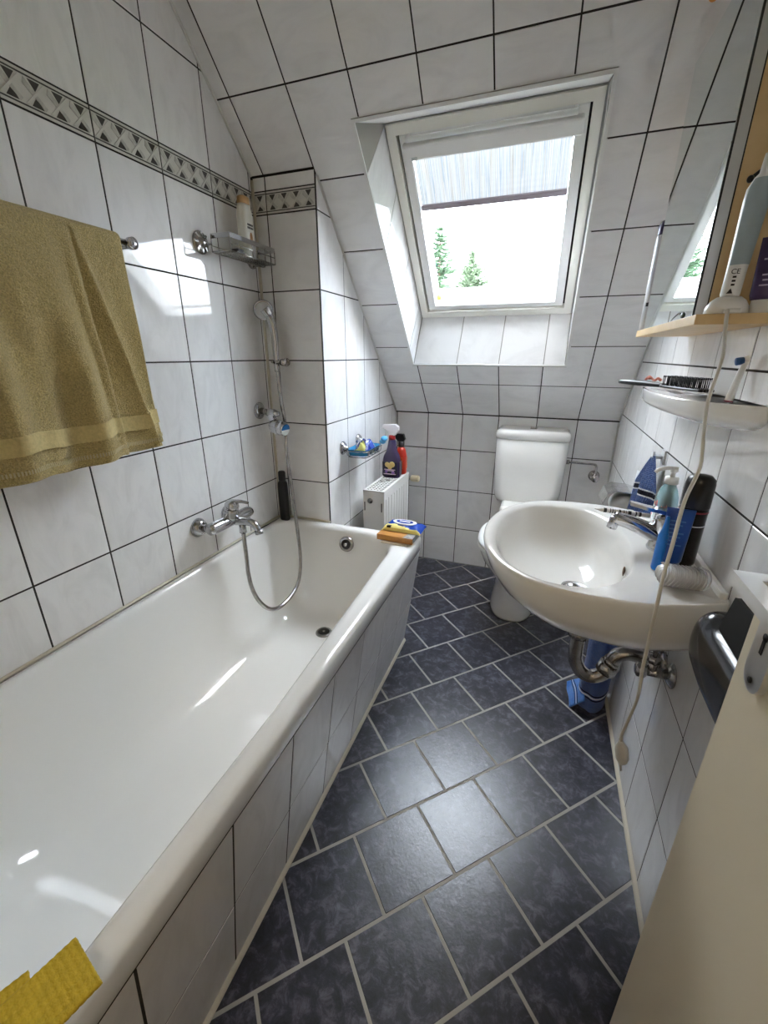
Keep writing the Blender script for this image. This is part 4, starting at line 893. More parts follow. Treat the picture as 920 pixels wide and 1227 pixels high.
b = MB(); b.lathe([(.020, .004), (.022, .006), (.031, .004), (.033, -.001)], (*DXY, .684), seg=28, cap=False); b.lathe([(.018, .003), (.0185, .009), (.014, .012), (.002, .013)], (*DXY, .684), seg=24); b.build('drain_plug', M_CHROME, bs)
b = MB(); b.ball((1.298, YB-.065, .782), .003, .007, .0125, 12, 8); b.build('overflow_slot', mat('overflow_shade', (.14, .09, .06), .6), bs)
# waste trap
trap = thing('bottle_trap', 'tarnished chrome waste pipe and trap under the washbasin', 'pipe', (1.25, YB, .45))
b = MB(); b.cyl((1.240, YB, .638), (1.240, YB, .560), .021, seg=18); b.cyl((1.240, YB, .560), (1.240, YB, .545), .026, seg=18)
b.tube(spline([(1.240, YB, .565), (1.240, YB, .50), (1.246, YB, .462), (1.266, YB, .432), (1.294, YB, .428), (1.317, YB, .447), (1.327, YB, .475), (1.337, YB, .505), (1.360, YB, .521), (1.395, YB, .520), (1.4425, YB, .515)], 8), .0185, 16)
b.cyl((1.318, YB, .452), (1.328, YB, .478), .025, seg=18); b.cyl((1.327, YB, .480), (1.333, YB, .490), .022, seg=16)
b.build('waste_pipe', M_CHROMED, trap)
b = MB(); b.lathe([(.024, 0), (.026, .003), (.026, .012), (.022, .014)], (1.240, YB, .548), (0, 0, 1), 20); b.build('union_nut', M_CHROMED, trap)
b = MB(); b.lathe([(.034, .0005), (.034, .004), (.024, .010), (.020, .012)], (XR-.0, YB, .515), (-1, 0, 0), 24); b.build('wall_rosette', M_CHROMED, trap)
for k, y in enumerate((YB-.075, YB+.07)):
    av = thing('angle_valve', ('near' if k == 0 else 'far')+' angle valve with pipe under the washbasin, '+('on the camera side of the trap' if k == 0 else 'beyond the trap'), 'valve', (XR, y, .54))
    b = MB(); b.lathe([(.030, .0005), (.030, .004), (.018, .012), (.012, .014)], (XR, y, .535), (-1, 0, 0), 24); b.build('rosette', M_CHROMED, av)
    b = MB(); b.cyl((XR-.01, y, .535), (XR-.055, y, .535), .012, seg=14); b.cyl((XR-.045, y, .535), (XR-.045, y, .565), .0105, seg=12); b.cyl((XR-.045, y, .562), (XR-.045, y, .578), .0135, seg=6); b.tube(spline([(XR-.045, y, .575), (XR-.048, y, .61), (XR-.052, y, .622), (XR-.056, y+(.008 if k == 0 else -.008), .634)], 6), .005, 8); b.build('valve_body', M_CHROMED, av)
    b = MB(); b.lathe([(.014, 0), (.018, .003), (.018, .020), (.012, .024)], (XR-.055, y, .535), (-1, 0, 0), 10); b.build('valve_knob', M_CHROMED, av)
# basin tap
tp2 = thing('basin_mixer', 'chrome single lever mixer tap on the washbasin', 'tap', (1.372, YB, ZB))
b = MB(); b.lathe([(.026, 0), (.027, .004), (.024, .012), (.0225, .05), (.024, .072), (.022, .080), (.012, .085)], (1.372, YB, ZB-.002), (0, 0, 1), 24)
b.tube(spline([(1.366, YB, ZB+.030), (1.335, YB, ZB+.043), (1.300, YB, ZB+.056), (1.268, YB, ZB+.062)], 6), .015, 14, rf=lambda i: .021-.00035*i); b.build('tap_body', M_CHROME, tp2)
b = MB(); b.cyl((1.272, YB, ZB+.064), (1.266, YB, ZB+.036), .0125, .0115, 16); b.build('aerator', M_CHROME, tp2)
b = MB()
lv = spline([(1.385, YB, ZB+.083), (1.365, YB, ZB+.094), (1.335, YB, ZB+.098), (1.295, YB, ZB+.106)], 6)
for i in range(len(lv)-1):
    p, q = lv[i], lv[i+1]; w0, w1 = .019-.0006*i, .019-.0006*(i+1)
    b.add([p+Vector((0, -w0, 0)), p+Vector((0, w0, 0)), q+Vector((0, w1, 0)), q+Vector((0, -w1, 0)), p+Vector((0, -w0, -.008)), p+Vector((0, w0, -.008)), q+Vector((0, w1, -.008)), q+Vector((0, -w1, -.008))], [(0, 1, 2, 3), (7, 6, 5, 4), (0, 3, 7, 4), (1, 5, 6, 2)]+([(0, 4, 5, 1)] if i == 0 else [])+([(3, 2, 6, 7)] if i == len(lv)-2 else []), 0, False)
b.build('lever', M_CHROME, tp2)

# ------------------------------------------------------------------ things on the basin
pen = thing('banded_pen', 'white pen with black bands lying across the basin tap spout', 'pen', (1.30, YB+.02, ZB+.08))
a_, c_ = Vector((1.225, YB+.016, ZB+.0735)), Vector((1.345, YB+.030, ZB+.066)); dv = (c_-a_)
b = MB(); b.lathe([(.0008, 0), (.0022, .006), (.0052, .016), (.0055, .022), (.0055, dv.length), (.004, dv.length+.002)], a_, dv, 14); b.build('barrel', M_WPLAST, pen)
b = MB()
for h0, h1 in ((.020, .027), (.034, .036), (.039, .041), (.044, .045), (.054, .058), (.064, .066), (.069, .070), (.074, .081), (.090, .093), (.098, .103)): b.lathe([(.0056, h0), (.0056, h1)], a_, dv, 14)
b.build('bands', M_BLACK, pen)
so = thing('soap_dispenser', 'clear blue pump soap bottle with a white pump beside the tap', 'dispenser', (1.385, -.415, ZB))
cx, cy, z0 = 1.388, -.398, ZB+.0005
M_CLEAR = mat('pale_blue_liquid', (.42, .66, .72), .08, trans=.55, ior=1.3, coat=.4)
def dsp(secs, b, mi=0): b.ring_loft([[Vector((cx+c*math.cos(t), cy+a*math.sin(t), z0+z)) for t in [2*math.pi*k/28 for k in range(28)]] for a, c, z in secs], True, True, mi)
b = MB(); dsp([(.034, .020, 0), (.037, .023, .004), (.038, .024, .05), (.039, .024, .085), (.036, .022, .105), (.026, .017, .121), (.014, .013, .130), (.013, .0125, .136)], b); b.build('bottle_body', M_CLEAR, so)
b = MB()
def lab(th, z, r=1.015): return Vector((cx+.0236*r*math.cos(th), cy+.038*r*math.sin(th), z0+z))
for mi, z0_, z1_, t0, t1 in ((0, .010, .078, 2.2, 4.6), ):
    n = 16; P = [lab(t0+(t1-t0)*i/n, z) for i in range(n+1) for z in (z0_, z1_+.0)]; b.add(P, [(2*i, 2*i+2, 2*i+3, 2*i+1) for i in range(n)], mi, True)
lb = b.build('label_panel', mat('white_label', (.80, .80, .80), .35), so)
b = MB()
rnd = random.Random(2)
for k in range(16):
    th, z = rnd.uniform(2.5, 4.5), rnd.uniform(.052, .088); p = lab(th, z, 1.02); s_ = rnd.uniform(.004, .008); t_ = rnd.uniform(0, 6)
    b.add([p+Vector((-.0006, s_*math.cos(t_+q)*.9, s_*math.sin(t_+q))) for q in (0, 1.2, 2.6, 4.1, 5.2)], [(0, 1, 2, 3, 4)], k % 2)
for z in (.022, .030, .040): b.add([lab(t, zz, 1.025) for t in (3.0, 3.5, 4.0) for zz in (z-.0015, z+.0015)], [(0, 2, 3, 1), (2, 4, 5, 3)], 1)
b.build('fish_print', [mat('coral_print', (.80, .12, .05), .4), mat('rose_print', (.55, .05, .12), .4)], lb)
b = MB(); b.cyl((cx, cy, z0+.134), (cx, cy, z0+.150), .0155, .0145, 18); b.cyl((cx, cy, z0+.150), (cx, cy, z0+.168), .0055, seg=12)
b.cyl((cx, cy, z0+.163), (cx, cy, z0+.174), .009, .0085, 14); b.tube(spline([(cx, cy, z0+.170), (cx-.016, cy-.006, z0+.172), (cx-.034, cy-.013, z0+.168), (cx-.040, cy-.015, z0+.162)], 5), .0048, 10); b.build('pump', M_WPLAST, so)
hs_ = thing('hairspray_can', 'tall black hairspray can against the wall behind the blue tube', 'can', (1.398, -.545, ZB))
cx, cy = 1.399, -.552
b = MB(); b.lathe([(.023, 0), (.0255, .003), (.026, .008), (.026, .125), (.0255, .128)], (cx, cy, ZB+.0005), seg=28); b.build('can_body', mat('black_lacquer', (.012, .010, .011), .18, coat=.3), hs_)
b = MB(); b.lathe([(.0262, .128), (.0265, .131), (.0262, .178), (.024, .188), (.017, .195), (.006, .197)], (cx, cy, ZB+.0005), seg=28); b.build('cap', M_BLACK, hs_)
b = MB(); b.lathe([(.0263, .119), (.0265, .1195), (.0265, .122), (.0263, .1225)], (cx, cy, ZB+.0005), seg=28, cap=False); b.build('red_stripe', mat('dusky_red', (.30, .05, .07), .3), hs_)
b = MB(); b.lathe([(.0262, .09), (.0263, .0905), (.0263, .092), (.0262, .0925)], (cx, cy, ZB+.0005), seg=28, cap=False); b.build('grey_stripe', M_GPLAST, hs_)
tb = thing('blue_tube', 'blue squeeze tube standing on its cap in front of the black can', 'tube', (1.362, -.60, ZB))
def tube_flat(b, cx, cy, z0, ang, secs, mi=0):
    c, s = math.cos(R(ang)), math.sin(R(ang)); L = []
    for a, d, z in secs: L.append([Vector((cx+a*math.cos(t)*c-d*math.sin(t)*s, cy+a*math.cos(t)*s+d*math.sin(t)*c, z0+z)) for t in [2*math.pi*k/24 for k in range(24)]])
    b.ring_loft(L, True, True, mi)
M_BLUE = mat('tube_blue', (.008, .06, .30), .28, coat=.2)
cx, cy = 1.363, -.605
b = MB(); tube_flat(b, cx, cy, ZB+.0005, -8, [(.019, .016, .022), (.021, .018, .026), (.022, .017, .06), (.0235, .009, .10), (.0245, .0025, .132), (.0245, .0012, .136)]); b.build('tube_body', M_BLUE, tb)
b = MB(); tube_flat(b, cx, cy, ZB+.0005, -8, [(.017, .0165, 0), (.0185, .018, .003), (.0185, .018, .019), (.0165, .016, .0225)]); b.build('cap', mat('pale_blue_cap', (.40, .50, .62), .3), tb)
b = MB(); c, s = math.cos(R(-8)), math.sin(R(-8))
for k in range(7):
    z = ZB+.112-.008*k; d = -.0085-.0015*k
    b.box(-.015, .011-(k % 3)*.004, d-.0008, d, z-.0012, z+.0012, fn=lambda p: Vector((cx+p.x*c-p.y*s, cy+p.x*s+p.y*c, p.z)))
b.build('fine_print', mat('print_blue', (.05, .16, .45), .4), tb, stuff=True)
b = MB(); b.ring_loft([[Vector((1.343+.010*math.cos(t)*k, -.607+.013*math.sin(t)*k, ZB+.0005+z)) for t in [6.2832*q/18 for q in range(18)]] for k, z in ((.9, 0), (1, .003), (1, .075), (.6, .09), (.3, .118))], True, True); tag(b.build('bright_blue_tube', mat('azure', (.01, .16, .55), .3)), 'slim bright blue tube leaning beside the dark blue tube', 'tube')
sd = thing('soap_dish', 'clear ribbed plastic soap dish on the basin edge', 'dish', (1.372, -.662, ZB))
M_GLASSY = mat('clear_ribbed', (.86, .85, .84), .12, trans=.45, ior=1.35, coat=.5)
b = MB(); cx, cy = 1.372, -.664
def sdl(a, d, z, rib): 
    return [Vector((cx+(a+rib*math.sin(k*math.pi))*math.copysign(abs(math.cos(t))**.6, math.cos(t)), cy+(d+rib*math.sin(k*math.pi))*math.copysign(abs(math.sin(t))**.6, math.sin(t)), ZB+.0005+z*.85)) for k, t in [(q*.5, 2*math.pi*q/96) for q in range(96)]]
b.ring_loft([sdl(.034, .022, 0, 0), sdl(.038, .026, .004, .001), sdl(.040, .028, .012, .0016), sdl(.0405, .0285, .020, .0016), sdl(.039, .027, .029, .0014), sdl(.033, .022, .036, .0008), sdl(.018, .012, .039, 0)], True, True); b.build('dish_body', M_GLASSY, sd)
b = MB()
for k in range(11):
    x = cx-.035+.007*k; b.tube(spline([(x-.004, cy-.0295, ZB+.006), (x+.003, cy-.0305, ZB+.019), (x+.006, cy-.022, ZB+.0315), (x+.008, cy, ZB+.0348), (x+.004, cy+.022, ZB+.031)], 4), .0016, 6)
b.build('ribs', M_GLASSY, sd)

# ------------------------------------------------------------------ right wall: paper holder, hook and cloth, bath mat
PHY = .022
ph = thing('toilet_paper_holder', 'grey chrome toilet paper holder with a roll on the right wall beyond the washbasin', 'holder', (1.38, .08, .74))
b = MB(); b.prism([(1.4425, PHY, .797), (1.392, PHY, .809), (1.345, PHY, .811), (1.322, PHY, .797), (1.309, PHY, .762), (1.3115, PHY, .761), (1.3245, PHY, .795), (1.346, PHY, .8085), (1.391, PHY, .8065), (1.4425, PHY, .794)], (0, .125, 0)); b.build('cover', M_CHROMED, ph)
b = MB(); b.box(1.392, 1.4425, PHY-.002, PHY+.008, .775, .812, ch=.002); b.box(1.434, 1.4425, PHY, PHY+.125, .765, .812, ch=.002); b.tube([(1.40, PHY+.002, .785), (1.388, PHY+.002, .745), (1.386, PHY+.012, .742), (1.386, PHY+.127, .742)], .004, 8); b.build('bracket', M_GPLAST, ph)
b = MB(); b.lathe([(.019, 0), (.042, 0), (.042, .095), (.019, .095)], (1.386, PHY+.017, .742), (0, 1, 0), 28); b.build('paper_roll', mat('paper_white', (.82, .82, .80), .9), ph)
hk = thing('towel_hook', 'square grey wall hook holding the blue cloth above the washbasin', 'hook', (XR, -.06, .955))
b = MB(); b.box(XR-.006, XR, -.078, -.040, .935, .978, ch=.002); b.box(XR-.030, XR-.005, -.070, -.050, .950, .960, ch=.002); b.box(XR-.034, XR-.028, -.070, -.050, .950, .972, ch=.002); b.build('hook_body', M_GPLAST, hk)
M_BTERRY = terry('blue_terry', (.012, .10, .40), (.004, .035, .17)); M_STRW = mat('white_stripe', (.70, .72, .75), .9); M_STRK = mat('dark_stripe', (.01, .012, .03), .9)
cl2 = thing('blue_cloth', 'blue striped face cloth hanging from the grey wall hook', 'cloth', (1.41, -.08, .78))
def clp(i, j):
    s = min(1, j/.45)**.8; y = -.060-.010*j+(i-.60)*(.022+.115*s); x = 1.4345-.020-.012*j+.014*math.sin(i*15+j*2)*s-.016*s*math.sin(i*3.14); z = .960-.175*j-.025*abs(i-.5)*s
    return Vector((min(x, XR-.006), y, z))
b = MB(); nu, nv = 44, 40; P = [clp(i/(nu-1), j/(nv-1)) for i in range(nu) for j in range(nv)]
for i in range(nu-1):
    for j in range(nv-1):
        mi = 2 if j in (19, 23) else 1 if j in (20, 21, 22) else 0
        b.add([P[i*nv+j], P[(i+1)*nv+j], P[(i+1)*nv+j+1], P[i*nv+j+1]], [(0, 1, 2, 3)], mi, True)
b.build('cloth_body', [M_BTERRY, M_STRK, M_STRW], cl2, solid=.004)
b = MB(); b.tube([(1.4145, -.060, .955), (1.412, -.058, .963), (1.4125, -.062, .970), (1.416, -.062, .962), (1.4145, -.060, .950)], .0022, 6); b.build('hanging_loop', M_BTERRY, cl2)
b = MB(); b.prism([(1.3935, -.040, .900), (1.3935, .010, .893), (1.393, .016, .862), (1.393, -.028, .866)], (-.0008, 0, 0)); b.build('care_label', M_STRW, cl2)
mt = thing('bath_mat', 'blue terry bath mat folded and stood upright in the corner under the washbasin', 'mat', (1.385, -.10, 0))
def matsec(z, g):
    out = []
    for k in range(48):
        t = 2*math.pi*k/48; lob = 1+.13*math.cos(2*(t-1.0))-.16*math.exp(-((t-4.2)/.28)**2)
        out.append(Vector((min(1.381+.016*math.sin(z*2.2)-.020*z+(.052-g)*math.cos(t)*lob, XR-.004), -.105+.12*(.2-z*.25)+(.066-g)*math.sin(t)*lob, z)))
    return out
b = MB(); zs = [.002, .008]+[.03+.03*i for i in range(19)]+[.585, .592]
b.ring_loft([matsec(z, .006 if z < .005 or z > .59 else .0015*math.sin(z*40)) for z in zs], True, True); b.build('folded_mat', M_BTERRY, mt)
for z0, z1, mm in ((.062, .068, M_STRK), (.072, .078, M_STRW), (.082, .088, M_STRK)):
    b = MB(); b.ring_loft([matsec(z0, -.0016), matsec(z1, -.0016)], False, False); b.build('stripe', mm, mt)
def flap(i, j): return Vector((1.350-.045*i-.012*j, -.150+.005*i+.115*j*(1-.2*i), .004+.085*(1-i)*(.6+.4*math.sin(j*3.1))+.010*i*math.sin(j*6)+.045*i*j))
b = MB(); b.grid(flap, 16, 20); fl = b.build('corner_flap', terry('bright_blue_terry', (.03, .25, .78), (.012, .12, .48)), mt, solid=.006)
for q, mm in ((.42, M_STRK), (.50, M_STRW), (.58, M_STRK)):
    b = MB(); b.grid(lambda i, j: flap(q+.04*i, j)+Vector((-.0025, -.001, .0035)), 3, 20); b.build('stripe', mm, fl)

# ------------------------------------------------------------------ mirror cabinet
cab = thing('mirror_cabinet', 'wall cabinet with a mirror front and birch sides above the washbasin', 'cabinet', (1.385, -.316, 1.316))
MY0, MY1, MZ0, MZ1 = -.490, -.098, 1.3165, 1.885
AJ = R(2.4); PX, PY = 1.3515, MY0
def ajar(p): dx, dy = p.x+.0095-PX, p.y-PY; return Vector((PX+dx*math.cos(AJ)-dy*math.sin(AJ), PY+dx*math.sin(AJ)+dy*math.cos(AJ), p.z))
b = MB(); b.box(1.324, 1.342, MY0, MY1, MZ0, MZ1, fn=ajar); dr_ = b.build('door', M_ALU, cab)
b = MB(); b.box(1.3205, 1.324, MY0+.001, MY1-.001, MZ0+.001, MZ1-.001, fn=ajar); b.build('mirror_glass', mat('mirror_silver', (.80, .86, .85), .01, metal=1), dr_)
b = MB(); b.box(1.3215, 1.3245, MY0-.0008, MY0+.001, MZ0, MZ1, fn=ajar); b.build('dark_edge', M_RUBBER, dr_)
b = MB(); b.box(1.3520, 1.3540, MY0+.001, MY1-.001, MZ0, MZ1); b.build('door_gasket', M_RUBBER, cab)
b = MB(); b.box(1.3540, 1.4425, MY0, MY0+.016, MZ0, MZ1); b.build('side_panel', M_WOOD, cab)
b = MB(); b.box(1.3540, 1.4425, MY1-.016, MY1, MZ0, MZ1); b.build('side_panel', M_WOOD, cab)
b = MB(); b.box(1.3540, 1.4425, MY0+.016, MY1-.016, MZ1-.016, MZ1); b.build('top_panel', M_WOOD, cab)
b = MB(); b.box(1.4365, 1.4425, MY0+.016, MY1-.016, MZ0, MZ1-.016); b.build('rear_panel', M_WOOD, cab)
ck = tag(MB().box(1.311, 1.4425, -.600, -.008, 1.299, 1.316, ch=.0012).build('wooden_shelf', M_WOOD), 'birch shelf board under the mirror cabinet', 'shelf')
clp_ = thing('black_hook', 'black rod hook screwed to the birch side of the cabinet', 'hook', (1.36, MY0, 1.52))
b = MB(); b.tube([(1.371, MY0-.0035, 1.538), (1.379, MY0-.0045, 1.545), (1.418, MY0-.0045, 1.574)], .0032, 8); b.ball((1.370, MY0-.006, 1.537), .0055, .0055, .006, 12, 8); b.cyl((1.371, MY0-.0005, 1.538), (1.371, MY0-.006, 1.538), .004, seg=10); b.build('hook_rod', M_BLACK, clp_)

# toothbrush on its charger and its cable
ch = thing('toothbrush_charger', 'white toothbrush charger base on the near end of the birch shelf', 'charger', (1.362, -.570, 1.3165))
cx, cy = 1.362, -.569
b = MB(); b.ring_loft([[Vector((cx+a*math.cos(t), cy+c*math.sin(t), 1.3162+z)) for t in [2*math.pi*k/32 for k in range(32)]] for a, c, z in ((.031, .027, 0), (.033, .029, .003), (.032, .028, .012), (.026, .023, .022), (.018, .016, .028))], True, True); b.box(cx-.012, cx+.014, cy-.031, cy-.02, 1.3164, 1.324, ch=.002); b.build('charger_base', M_WPLAST, ch)
cab_pts = [(1.356, -.598, 1.3205), (1.355, -.604, 1.3185), (1.3555, -.607, 1.305), (1.357, -.612, 1.283), (1.357, -.63, 1.243), (1.344, -.66, 1.175), (1.344, -.68, 1.121), (1.345, -.7, 1.067), (1.327, -.73, 1.014), (1.314, -.77, .95), (1.307, -.79, .895), (1.307, -.795, .841), (1.31, -.79, .768), (1.313, -.785, .7), (1.32, -.775, .624), (1.318, -.765, .561), (1.314, -.76, .51), (1.316, -.76, .492)]
b = MB(); b.tube(spline(cab_pts, 6), .0032, 8); b.build('cable', mat('grey_white_cable', (.62, .60, .55), .4), ch)
b = MB(); b.lathe([(.004, 0), (.006, .006), (.010, .012), (.013, .022), (.013, .045), (.009, .056), (.006, .058)], (1.3155, -.76, .493), (.22, 0, -1), 14); b.cyl((1.3235, -.766, .440), (1.327, -.766, .420), .002, seg=8); b.cyl((1.3235, -.754, .440), (1.327, -.754, .420), .002, seg=8); b.build('plug', mat('grey_plug', (.60, .58, .54), .4), ch)
br = thing('electric_toothbrush', 'white and grey electric toothbrush handle standing on its charger', 'toothbrush', (1.362, -.569, 1.345))
bz = 1.3445; axb = Vector((.02, -.02, 1))
b = MB(); b.lathe([(.0135, 0), (.0145, .004), (.0145, .04), (.0160, .09), (.0175, .14), (.0168, .158), (.0105, .172), (.0058, .178), (.0050, .200), (.0046, .204)], (cx, cy, bz), axb, 28); b.build('handle', M_WPLAST, br)
b = MB()
secs = [(.0150, .048), (.0164, .09), (.0179, .14), (.0170, .158), (.0120, .1705)]
L_ = []
for r_, h_ in secs:
    L_.append([Vector((cx, cy, bz))+axb.normalized()*h_+Vector((math.cos(t)*r_*1.02, math.sin(t)*r_*1.02, 0)) for t in [R(205+i*11.5) for i in range(13)]])
b.ring_loft(L_, False, False, closed=False); b.build('grip', mat('blue_grey_rubber', (.36, .44, .48), .5), br)
b = MB(); b.cyl(Vector((cx, cy, bz))+axb*.203, Vector((cx, cy, bz))+axb*.222, .0017, seg=8); b.build('drive_pin', M_CHROME, br)
def text_mesh(txt, size, o, u, v, name, m, parent, depth=.0003):
    cu = bpy.data.curves.new(name, 'FONT'); cu.body = txt; cu.size = size; cu.extrude = depth; cu.align_x = 'CENTER'
    ob = bpy.data.objects.new(name+'_src', cu); COL.objects.link(ob); dg = bpy.context.evaluated_depsgraph_get(); me = bpy.data.meshes.new_from_object(ob.evaluated_get(dg)); bpy.data.objects.remove(ob)
    u, v = Vector(u).normalized(), Vector(v).normalized(); n = u.cross(v); off = WL[parent.name]; o = Vector(o)
    for p in me.vertices: p.co = o+u*p.co.x+v*p.co.y+n*p.co.z-off
    me.materials.clear(); me.materials.append(m); me.name = name
    ob = bpy.data.objects.new(name, me); COL.objects.link(ob); ob.parent = parent; return ob
text_mesh('CE', .011, (cx-.004, cy-.0157, bz+.034), (1, 0, 0), (0, 0, 1), 'printed_mark', M_RUBBER, br)
b = MB()
for z in (.028, .022, .016): b.box(cx-.006, cx-.001, cy-.0150, cy-.0135, bz+z, bz+z+.003)
b.prism([(cx-.010, cy-.0150, bz+.004), (cx-.001, cy-.0150, bz+.004), (cx-.005, cy-.0150, bz+.012)], (0, .001, 0)); b.build('printed_symbols', M_RUBBER, br)
tpa = thing('toothpaste_tube', 'dark purple toothpaste tube beside the electric toothbrush', 'tube', (1.412, -.566, 1.3162))
b = MB(); tube_flat(b, 1.4145, -.566, 1.3162, -20, [(.020, .014, .022), (.022, .014, .03), (.023, .010, .07), (.024, .003, .112), (.024, .0014, .118)]); b.build('tube_body', mat('purple_tube', (.05, .03, .10), .25, color2=(.09, .06, .16), vscale=20, coat=.3), tpa)
b = MB(); tube_flat(b, 1.4145, -.566, 1.3162, -20, [(.017, .0145, 0), (.0185, .0155, .003), (.0175, .015, .022)]); b.build('cap', M_WPLAST, tpa)
b = MB(); c, s = math.cos(R(-20)), math.sin(R(-20))
for z, w_, d in ((.084, .014, -.0095), (.060, .011, -.013), (.052, .009, -.0138), (.044, .012, -.0142)): b.box(-w_, w_, d-.0012, d, 1.3162+z-.0012, 1.3162+z+.0012, fn=lambda p: Vector((1.4145+p.x*c-p.y*s, -.566+p.x*s+p.y*c, p.z)))
b.build('fine_print', mat('lilac_print', (.45, .38, .60), .4), tpa, stuff=True)
fc = thing('white_aerosol', 'tall white can with a dark purple cap at the far end of the birch shelf', 'can', (1.334, -.031, 1.3162))
b = MB(); b.lathe([(.020, 0), (.022, .003), (.022, .232), (.019, .240)], (1.334, -.031, 1.3162), seg=24); b.build('can_body', mat('can_print', (.74, .72, .70), .3, color2=(.55, .55, .60), vscale=16), fc)
b = MB(); b.lathe([(.0205, .238), (.021, .240), (.021, .262), (.015, .272), (.004, .274)], (1.334, -.031, 1.3162), seg=24); b.build('cap', mat('plum_cap', (.035, .02, .09), .3), fc)
b = MB(); b.box(-.0035, .0035, -.0228, -.0215, .062, .072, fn=lambda p: Vector((1.334+p.x*.7+p.y*.7, -.031+p.y*.7-p.x*.7, 1.3162+p.z))); b.build('dark_print', M_RUBBER, fc)
hc = thing('hair_clip', 'small dark green hair clip on the birch shelf in front of the mirror', 'clip', (1.318, -.48, 1.3162))
b = MB(); b.tube(spline([(1.3135, -.405, 1.3175), (1.3135, -.43, 1.323), (1.3135, -.465, 1.328), (1.3135, -.483, 1.326)], 5), .003, 8, rf=lambda i: .0008+.0001*i); b.ball((1.3160, -.487, 1.3225), .004, .011, .0062, 10, 8); b.build('clip_jaw', mat('dark_green_plastic', (.012, .035, .015), .3), hc)

# ------------------------------------------------------------------ ceramic shelf with brush and brush head
cshf = thing('ceramic_shelf', 'white ceramic bow-fronted shelf on the wall below the mirror cabinet', 'shelf', (1.40, -.3, 1.13))
so_ = [(1.4425, -.640), (1.425, -.628), (1.395, -.603), (1.358, -.560), (1.336, -.49), (1.322, -.40), (1.316, -.30), (1.322, -.20), (1.336, -.11), (1.358, -.04), (1.395, .003), (1.425, .028), (1.4425, .040)]
def shl(z, k, dx=0): return [Vector((1.4425-(1.4425-x)*k, -.30+(y+.30)*(.6+.4*k) , z)) for x, y in so_]
b = MB(); b.ring_loft([shl(1.115, .55), shl(1.120, .72), shl(1.129, .90), shl(1.137, .985), shl(1.142, 1.0), shl(1.162, 1.0), shl(1.1655, .985), shl(1.1655, .945), shl(1.1625, .92)], True, True); b.build('shelf_body', M_CERAMIC, cshf)
hb = thing('hair_brush', 'black vent hairbrush lying bristles up on the ceramic shelf', 'brush', (1.36, -.22, 1.166))
hpts = spline([(1.284, -.062, 1.1745), (1.312, -.108, 1.1745), (1.345, -.163, 1.1740), (1.372, -.212, 1.1735)], 5)
b = MB(); b.tube(hpts, .006, 12, rf=lambda i: .0062+.0012*math.sin(i*.25)); b.build('handle', M_BLACK, hb)
b = MB(); hd0, hd1 = Vector((1.368, -.205, 1.1725)), Vector((1.418, -.385, 1.1735)); hdir = (hd1-hd0).normalized(); hs2 = Vector((-hdir.y, hdir.x, 0))
for k in range(4):
    o2 = hs2*(-.0135+.009*k); b.tube([hd0+o2*.5, hd0.lerp(hd1, .15)+o2, hd0.lerp(hd1, .95)+o2, hd1+o2*.8], .0034, 8)
for k in range(9): p = hd0.lerp(hd1, .1+.85*k/8); b.tube([p-hs2*.015, p+hs2*.015], .0032, 6)
b.build('head', M_BLACK, hb)
for k in range(8):
    b = MB()
    for q in range(4):
        for s2 in (-.25, .25):
            p = hd0.lerp(hd1, .14+.80*k/7)+hs2*(-.0135+.009*q)+hdir*(s2*.010); b.tube([p, p+Vector((0, 0, .024))+hdir*s2*.006], .0011, 5); b.ball(p+Vector((0, 0, .025))+hdir*s2*.006, .0022, .0022, .0028, 6, 4)
    b.build('bristle_row', M_BLACK, hb)
b = MB(); b.tube(spline([(1.338, -.128, 1.184), (1.345, -.135, 1.192), (1.352, -.143, 1.186), (1.357, -.152, 1.184), (1.362, -.160, 1.189), (1.368, -.168, 1.184)], 4), .0035, 8); b.ball((1.346, -.137, 1.189), .006, .008, .005, 10, 6); tag(b.build('hair_tie', mat('coral_pink', (.80, .28, .20), .7)), 'coral pink hair tie lying on the handle of the black brush', 'hair tie')
bh = thing('brush_head', 'white toothbrush head with blue bristles leaning on the wall over the ceramic shelf', 'toothbrush', (1.42, -.515, 1.166))
b = MB(); b.tube([(1.418, -.520, 1.1635), (1.422, -.518, 1.19), (1.428, -.515, 1.225), (1.431, -.514, 1.241)], .005, 12, rf=lambda i: (.0072, .0066, .0055, .0058)[i]); b.ball((1.4308, -.514, 1.241), .0058, .007, .008, 12, 8); b.build('head_body', M_WPLAST, bh)
b = MB(); b.cyl((1.426, -.514, 1.239), (1.415, -.515, 1.237), .0068, .0072, 14); b.build('bristles', mat('bristle_blue', (.03, .10, .28), .5), bh)
b = MB(); b.lathe([(.0076, 0), (.0076, .0022)], (1.4178, -.520, 1.1632), (.1, 0, 1), 14); b.build('marker_ring', mat('maroon_ring', (.25, .02, .05), .4), bh)
b = MB(); b.ball(SP(1.317, 1.470, -.003), .010, .006, .010, 12, 8); tag(b.build('orange_sticker', mat('orange_film', (.75, .30, .06), .5)), 'small orange sticker on the roof slope above the mirror cabinet', 'sticker')

